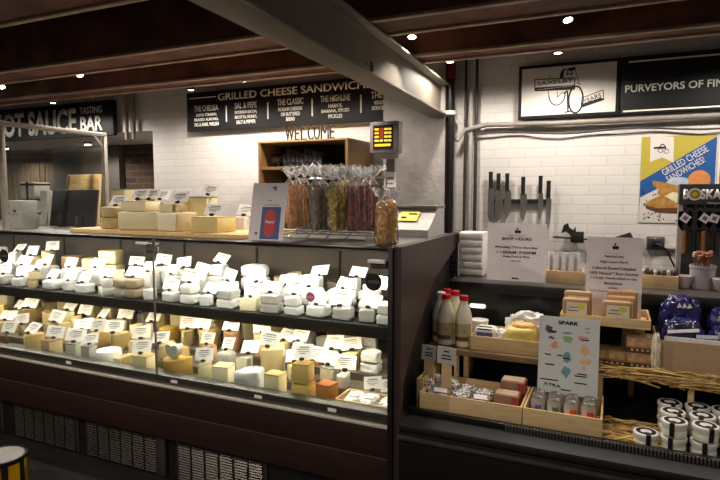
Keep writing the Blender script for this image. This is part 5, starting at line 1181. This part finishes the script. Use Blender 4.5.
logo(bl, w, h, .88); lines(bl, w, h, [('Featured Item', .76, .03, .34), ('High Lawn Farm', .685, .042, .5), ('Cultured Butter//Unsalted', .61, .04, .78), ('100% Natural * Slow churned', .545, .04, .86), ('Lovingly Handcrafted in the', .48, .04, .82), ('Berkshires', .42, .038, .32), ('cow', .36, .02, .16)])
lines(bl, w, h, [('$10 Salted / Large $8 Small', .315, .03, .84)], 'price_line', mat('red_grey_ink', '#7d5a58', .8))
MB().yz([(.045, 0), (.05, 0), (.03, .2), (.024, .2)], -.02, .02).build('back_strut', PAPER, t)
# long wooden trays
y = 3.16
crate('small wooden tray of cheese knife packs on the ledge behind the hours sign', lx(546, 3.16), lx(583, 3.16), 3.16, 3.30, ZL, .062)
crate('small wooden tray of dark scraps on the ledge under the wall socket', lx(630, 3.16), lx(678.5, 3.16), 3.16, 3.30, ZL, .066)
BL = mat('blade_steel', '#9b9896', .25, .9); BLK = mat('handle_black', '#151414', .5)
CLR = clear('clear_plastic', '#ffffff', 1.0, .1, haze=.28)
for i, u in enumerate((551, 559.5, 567, 575)):
    x = lx(u, 3.22); zz = ZL + .008; t = thing('knife_pack', f'clear pack with a small cheese tool, {["first","second","third","fourth"][i]} from the hours sign', 'knife pack', (x, 3.21 + .02 * (i % 2), zz), 0, 'cheese tool packs in the small tray')
    MB().b2(-.02, .02, -.008, .008, 0, .15, .003).build('clear_sleeve', CLR, t); MB().b2(-.007, .007, -.002, .002, .01, .075, .002).build('handle', mat('tool_handle', '#3b332d', .4), t)
    MB().xz([(-.008, .075), (.008, .075), (.011, .11), (.002, .14), (-.008, .12)], -.001, .001).build('blade', BL, t)
rr = random.Random(3); DR = mat('dark_scraps', '#352019', .7, var=.5, scale=40)
for i in range(9):
    u = 643 + 4.1 * i + rr.uniform(-.6, .6); x = lx(u, 3.22)
    mb = MB(); mb.lump((0, 0, 0), (.022, .06, .075 + rr.uniform(0, .02)), .3, 3, 80 + i, .8, 3); o = mb.build('dried_fruit_piece', DR if i % 3 else mat('pale_scraps', '#a89a8c', .5, var=.4), None, (x, 3.22, ZL + .008)); tag(o, f'{"dark" if i % 3 else "pale"} knobbly piece in the socket side tray, {ORD[i] if i else "first"} counting from the butter sign', 'scrap', 'pieces in the tray under the socket')
x = lx(684, 3.24); o = MB().lathe([(0, 0), (.022, 0), (.026, .004), (.042, .062), (.040, .064), (.024, .01), (0, .008)], seg=24).build('white_bowl', mat('bowl_pinkish', '#b9adab', .35), None, (x, 3.24, ZL)); tag(o, 'small white bowl on the ledge next to the utensil pot', 'bowl')
PYY = 3.27; x = lx(702, PYY); k = proj((x, PYY, ZL))[2] / F; t = thing('utensil_pot', 'pale grey pot of wooden honey dippers on the ledge', 'pot', (x, PYY, ZL)); r0 = 11.5 * k
POT = mat('pot_grey', '#a39c9e', .4)
MB().lathe([(0, 0), (r0 * .94, 0), (r0 * .96, .004), (r0 * .98, 20 * k), (r0 * 1.03, 20.5 * k), (r0 * 1.03, 23 * k), (r0 * .97, 23 * k), (r0 * .93, 19 * k), (r0 * .88, .01), (0, .008)], seg=32).build('pot_body', POT, t)
DIP = mat('dipper_wood', '#7d4a30', .5, var=.25)
for i in range(11):
    a = i * 2.4; rr_ = r0 * .66 * math.sqrt((i + .5) / 11); xx, yy = rr_ * math.cos(a), rr_ * math.sin(a); z1 = 27 * k + .022 * rr.random()
    o = thing('honey_dipper', f'wooden dipper in the utensil pot, {ORD[i] if i else "first"} round from the centre', 'dipper', (x + xx * .75, PYY + yy * .75, ZL + .009), 0, 'honey dippers in the grey pot')
    MB().cyl((0, 0, 0), (xx * .3, yy * .3, z1), .0035).build('handle', DIP, o); MB().lathe([(0, -.016), (.008, -.015), (.013, -.008), (.010, -.005), (.014, 0), (.010, .004), (.013, .008), (.007, .015), (0, .016)], c=(xx * .3, yy * .3, z1 + .01), seg=14).build('head', DIP if i % 3 else mat('dipper_pale', '#b0917a', .5), o)
x = lx(722, 3.2); tag(MB().lathe([(0, 0), (.024, 0), (.028, .004), (.044, .06), (.042, .062), (.026, .01), (0, .008)], seg=24).build('white_bowl', mat('bowl_pinkish', '#b9adab'), None, (x, 3.2, ZL)), 'small white bowl beyond the utensil pot', 'bowl')
# tool display stand
y = 3.45; x0, x1 = lx(676.5, y, 1.4), lx(676.5, y, 1.4) + .62
t = thing('tool_display', 'dark grey hanging display stand for cheese tools headed BOSKA', 'display stand', ((x0 + x1) / 2, y, ZL)); hw = (x1 - x0) / 2
zt = at_y(700, 184, y - .03).z - ZL; zm = at_y(700, 204.5, y - .03).z - ZL
GP = mat('display_grey', '#5b5655', .6, var=.06)
MB().b2(-hw + .01, hw - .01, 0, .02, 0, zm + .05, .002).build('back_board', GP, t); MB().b2(-hw, hw, -.06, .02, zm, zt, .003).build('header', mat('header_grey', '#3d3a3a', .5), t)
MB().b2(-hw + .01, hw - .01, -.05, .06, 0, .012).build('base', GP, t)
for s in (-1, 1): MB().b2(s * hw - s * .022, s * hw, -.05, .0, .012, zm).build('side_post', mat('white_edge', '#99928e', .6) if s < 0 else GP, t)
def hx_(u): return X_at(u, y - .06, 1.5) - t.location.x
zc = zm + (zt - zm) * .5; mb = MB(); mb.text('B', hx_(682.5), hx_(688), zc - .027, zc + .027, -.0605, .0012, .05); mb.text('SKA', hx_(699.5), hx_(721), zc - .027, zc + .027, -.0605, .0012, .05); mb.build('lettering', mat('header_letter', '#f0ebe6', .6), t, smooth=0)
cxx = (hx_(689) + hx_(699)) / 2; MB().cyl((cxx, -.0605, zc), (cxx, -.062, zc), .032, seg=24).build('logo_ring', mat('header_letter', '#c5bfbc'), t); MB().cyl((cxx, -.062, zc), (cxx, -.0635, zc), .024, seg=24).build('logo_disc', mat('logo_olive', '#8f8a2c', .6), t); MB().cyl((cxx, -.0635, zc), (cxx, -.0645, zc), .012, seg=20).build('logo_centre', YEL, t)
MB().text('cheese gear', hx_(707), hx_(720), zc - .052, zc - .040, -.0605, .001, .0).build('small_lettering', mat('header_letter', '#c5bfbc'), t, smooth=0)
hooks = [684.5, 694.5, 704, 713.5, 723]
WH = mat('handle_wood', '#8a5a34', .5, var=.2)
for i, u in enumerate(hooks):
    xx = X_at(u, y - .05, 1.4); zh = zm - .012; MB().tube([(xx - t.location.x, 0, zh), (xx - t.location.x, -.05, zh - .004), (xx - t.location.x, -.056, zh + .008)], .0025, 6).build('hook', WIRE, t)
    k = thing('cheese_slicer', f'cheese tool with {"wooden" if i % 2 == 0 else "dark"} handle hanging on the grey stand, {ORD[i] if i else "first"} hook from the poster', 'cheese tool', (xx, y - .046, ZL + zh - .004), 0, 'cheese tools on the grey stand')
    MB().tube([(0, 0, .0025), (.01, 0, -.006), (0, 0, -.014), (-.01, 0, -.006), (0, 0, .0025)], .002, 6).build('hang_loop', DARK, k)
    MB().xz([(-.03, -.02), (.03, -.02), (.034, -.09), (.012, -.125), (-.012, -.125), (-.034, -.09)], -.004, .004).build('slicer_head', mat('tool_dark', '#2a2523', .4, .4), k)
    MB().lathe([(0, 0), (.010, .002), (.013, .03), (.010, .09), (.012, .12), (0, .125)], c=(0, 0, -.245), seg=14).build('handle', WH if i % 2 == 0 else BLK, k)
    if i in (0, 2, 3):
        MB().box((.0, -.012, -.055), (.042, .002, .042), rot=(0, .6 if i != 3 else .3, .1)).build('price_tag', PAPER, k); MB().box((.0, -.0135, -.055), (.02, .001, .02), rot=(0, .6 if i != 3 else .3, .1)).build('tag_print', GREYINK, k)
# knives on a magnetic rail on the wall
y = 4.11; p0, p1 = at_y(488.5, 201, y), at_y(551, 203, y)
kr = thing('knife_rail', 'black magnetic knife rail on the white brick wall', 'knife rail', ((p0.x + p1.x) / 2, y, p0.z)); hw = (p1.x - p0.x) / 2; MB().b2(-hw, hw, 0, .04, -.014, .014, .003).build('rail', BLK, kr)
KN = [(490.5, 173, 188.5, 223, 8, 'first'), (498.3, 174.5, 190, 222, 9.5, 'second'), (507, 174.5, 190.5, 219, 8.5, 'third'), (523, 178, 194, 222, 8, 'fourth'), (540.3, 177, 193, 220, 6, 'fifth'), (548.5, 182, 198, 230, 6, 'sixth')]
for u, vt, vm, vb, wp, n in KN:
    x = X_at(u, y - .01, 1.6); zt_k, zm_k, zb_k = (at_y(u, v, y - .01).z for v in (vt, vm, vb)); k = proj((x, y, 1.6))[2] / F; w = wp * k
    t = thing('chef_knife', f'black handled kitchen knife, {n} on the rail counting from the conduits', 'knife', (x, y - .006, zm_k), 0, 'knives on the wall rail')
    H_k = zt_k - zm_k; D_k = zm_k - zb_k
    MB().yz([(-.01, 0), (.004, 0), (.004, H_k), (-.012, H_k)], -.013, .013).box((0, -.004, H_k), (.03, .018, .02), .006).build('handle', BLK, t)
    MB().xz([(-w * .32, 0), (w * .42, 0), (w * .5, -D_k * .15), (w * .46, -D_k * .6), (w * .22, -D_k * .88), (-.0 * w, -D_k), (-w * .3, -D_k * .8)], -.001, .0015).build('blade', BL, t)
# wall tools behind the butter sign
p = at_y(576, 236, 4.10); a_, b_ = at_y(553, 238, 4.1), at_y(600, 243, 4.1)
t = thing('cheese_wire', 'long thin cheese wire tool with a black block hanging on the wall', 'cheese tool', (p.x, 4.10, p.z)); MB().tube([(a_.x - p.x, 0, -.01), (b_.x - p.x - .05, 0, -.022), (b_.x - p.x, 0, -.06)], .007, 8).build('rod', mat('rod_dark', '#4d4745', .4, .5), t); MB().b2(-.035, .05, -.02, .02, -.045, .03, .004).build('block', BLK, t); MB().b2(-.01, .01, .02, .05, -.01, .01).build('wall_hook', DARK, t)
p = at_y(620, 240, 4.1); k = proj(p)[2] / F; t = thing('cleaver', 'dark cleaver blade hanging on the wall above the butter sign', 'cleaver', (p.x, 4.1, p.z)); MB().xz([(q[0] * k, q[1] * k) for q in ((-14, -5), (-12, 0), (9, 8), (13, 1), (11, -2), (-5, -6))], -.003, .003).build('blade', mat('cleaver_dark', '#3a3432', .5, .3), t)
MB().tube([(-14 * k, 0, -5 * k), (-22 * k, 0, -8 * k)], .012, 8).build('handle', BLK, t); MB().b2(-.008, .008, .003, .05, -.01, .01).build('wall_hook', DARK, t)
p = at_y(567, 229, 4.1); k = proj(p)[2] / F; t = thing('wall_bracket', 'small dark bracket fixed on the wall above the cheese wire', 'bracket', (p.x, 4.1, p.z)); MB().xz([(q[0] * k, q[1] * k) for q in ((-5, -4), (-3, 4), (1, 6), (2, 2), (6, -1), (8, 3), (9, -5), (3, -6), (0, -2))], -.015, .0).build('arm', BLK, t); MB().b2(-.012, .012, 0, .05, -.012, .012).build('wall_plate', DARK, t)
# socket with cord
p = at_y(655.5, 243, 4.13); t = thing('wall_socket', 'steel double wall socket with plugged black cord under the poster', 'socket', (p.x, 4.13, p.z)); k = proj(p)[2] / F
MB().b2(-8 * k, 8 * k, -.012, .02, -6.5 * k, 6.5 * k, .003).build('plate', STEEL, t); mb = MB()
for s in (-1, 1): mb.b2(s * 4 * k - .022, s * 4 * k + .022, -.016, -.012, -.03, .03, .002)
mb.build('socket_face', mat('socket_face', '#3b3735', .5), t); MB().b2(-.02, .02, -.05, -.016, -.02, .02, .004).build('plug', BLK, t)
MB().tube([(0, -.05, 0), (.03, -.07, -.01), (.07, -.05, -.05), (.09, -.03, -.10), (.12, -.02, -.16), (.125, -.01, -.25)], .006, 8).build('cord', BLK, t)
q = at_y(672, 246.5, 4.13); MB().b2(8 * k, (X_at(680, 4.13, q.z) - p.x), -.012, .01, q.z - p.z - .012, q.z - p.z + .012).build('white_conduit', WHITE, t)
# tins on the floor at the far end
def tin(x, y, z, r, h, label):
    t = thing('yellow_tin', label, 'tin', (x, y, z), .3, 'yellow tins on the floor'); MB().lathe([(0, 0), (r, 0), (r, h * .92), (0, h * .92)], seg=36).build('tin_body', mat('tin_yellow', '#b8860f', .4, var=.15, scale=8), t)
    mb = MB(); n = 8
    for i in range(n):
        a = 2 * math.pi * i / n
        P = [(r * 1.004 * math.cos(a + j * .07), r * 1.004 * math.sin(a + j * .07)) for j in range(-2, 3)]
        for p_, q_ in zip(P, P[1:]): mb.prism([p_, q_, (q_[0] * .99, q_[1] * .99), (p_[0] * .99, p_[1] * .99)], 0, h * .92)
    mb.build('dark_stripes', mat('tin_dark', '#17110e', .5), t)
    MB().lathe([(r * 1.01, h * .88), (r * 1.03, h * .9), (r * 1.03, h), (r * .98, h * 1.01), (r * .9, h * .985)], seg=36).build('rim', mat('tin_dark', '#17110e'), t); MB().lathe([(0, h * .99), (r * .93, h * .99)], seg=36).build('lid', mat('tin_lid', '#8d847c', .5, var=.15, scale=14), t)
p = at_z(1.5, 455, .20); tin(p.x, p.y, 0.0005, .118, .20, 'yellow tin with dark stripes and grey lid on the floor before the case')
# ------------------------------------------------------------------ light
w = bpy.data.worlds.new('world'); scene.world = w; w.use_nodes = True
w.node_tree.nodes['Background'].inputs[0].default_value = (1, .9, .8, 1); w.node_tree.nodes['Background'].inputs[1].default_value = .12
WARM = (1, .84, .66)
# wall washers, the row close to the signs
WW = (1, .93, .85)
def wash(p, lab, x=None, z=1.75, e=30): make_lamp(p, lab, (p[0], p[1] + .06, 1.0), e * 1.12, 166)
for u, v, lab in ((53, 103, 'lit ceiling spotlight above the hot sauce sign'), (191, 90, 'lit ceiling spotlight above the start of the long menu board'), (243, 81.5, 'lit ceiling spotlight above the word grilled on the menu board'), (450, 62, 'lit ceiling spotlight beside the red pipe coupling'), (558, 53, 'lit ceiling spotlight above the white shop sign')):
    wash(at_z(u, v, 2.43), lab, e=44 if u < 60 else 20 if u == 450 else 30)
wash(Vector((-2.05, 3.42, 2.43)), 'ceiling spotlight above the welcome letters behind the steel beam')
for x in (.62, 1.5): wash(Vector((x, 3.45, 2.43)), f'ceiling spotlight above the purveyors sign, {"nearer" if x < 1 else "farther"} one')
make_lamp(Vector((-6.1, 2.95, 2.40)), 'added unseen ceiling spotlight brightening the hot sauce sign from beyond the frame', (-5.3, 4.07, 2.32), 70, 100)  # out-of-view helper, put in only to brighten the sign letters
# made-up lamps added to brighten the alcove
for i, x in enumerate((-7.2, -5.7, -4.6)):
    t = thing('added_alcove_lamp', f'added round lamp under the alcove soffit, {["farthest from", "second from", "nearest to"][i]} the white wall', 'lamp', (x, 4.75, 2.2), 0, 'added alcove lamps')
    MB().cyl((0, 0, -.03), (0, 0, 0), .05).build('lamp_housing', LAMPM, t); MB().cyl((0, 0, -.036), (0, 0, -.03), .035).build('lens', LENS, t); spot('spot_light', (x, 4.75, 2.15), (x, 4.95, 0), 30, 150, WW)
# the row over the customers' side
for u, v, tgt, e, lab in ((2, 87, (-3.9, 2.7, 1.3), 60, 'lit ceiling spotlight at the far end of the joist'), (80, 75, (-2.9, 2.7, 1.3), 62, 'lit ceiling spotlight below the joist over the black board'), (412, 37, (-.9, 2.6, .9), 26, 'lit ceiling spotlight right beside the steel beam'), (568, 20, (.15, 2.5, .7), 28, 'large lit ceiling spotlight above the shop sign gap')):
    make_lamp(at_z(u, v, 2.44), lab, tgt, e, 100)
make_lamp(Vector((-1.42, 2.9, 2.36)), 'added ceiling spotlight brightening the snack bags, hidden behind the steel beam', (-1.6, 2.5, 1.3), 55, 125)  # extra lamp added out of sight to lighten the dark bags
# unseen fill lamps added behind the camera to lift the ambient light
for i, (x, y) in enumerate(((-3.4, .3), (-1.6, -.7), (.3, .1), (1.6, .9))):
    make_lamp(Vector((x, y, 2.5)), f'added fill lamp over the customer aisle, {["first","second","third","fourth"][i]} from the far end', (x - .1, y + 2.6, .9), [110, 95, 30, 26][i], 140, 'added aisle fill lamps')
# tubes of the case
area('case_front_light', ((CX0 + CX1) / 2, 2.33, 1.334), (R(22), 0, 0), CX1 - CX0 - .2, .03, 20, (1, .93, .82))
area('case_light', ((CX0 + CX1) / 2, 2.73, 1.30), (R(-6), 0, 0), CX1 - CX0 - .2, .05, 42, (1, .94, .85))
area('shelf_light', ((CX0 + CX1) / 2, 2.635, .862), (R(-8), 0, 0), CX1 - CX0 - .2, .03, 17, (1, .88, .66))
# small prints belong to the part that carries them
SUBS = {'label_motif': 'label_band', 'pull_tab': 'lid', 'seal_logo': 'black_seal', 'sun_print': 'paper_label', 'screen_readout': 'screen', 'screen_column': 'screen', 'post_label': 'display_post', 'post_label_print': 'post_label', 'card_print': 'card', 'band_print': 'dark_band', 'brown_print': 'label', 'spine_label': 'spine', 'tag_print': 'price_tag', 'logo_disc': 'logo_ring', 'logo_centre': 'logo_ring', 'lid_print': 'tub_body', 'plug': 'plate', 'socket_face': 'plate', 'screen': 'display_housing', 'housing_neck': 'display_housing', 'red_badge': 'blue_square'}
for o in list(bpy.data.objects):
    if o.parent is None and o.children:
        kids = {c.name.split('.')[0]: c for c in o.children}
        for c in list(o.children):
            n = SUBS.get(c.name.split('.')[0])
            if n in kids and kids[n].parent is o and n not in ('screen', 'post_label'): c.parent = kids[n]
scene.view_settings.view_transform = 'Standard'; scene.view_settings.look = 'None'; scene.view_settings.gamma = 1
scene.view_settings.use_curve_mapping = False; scene.view_settings.exposure = 0
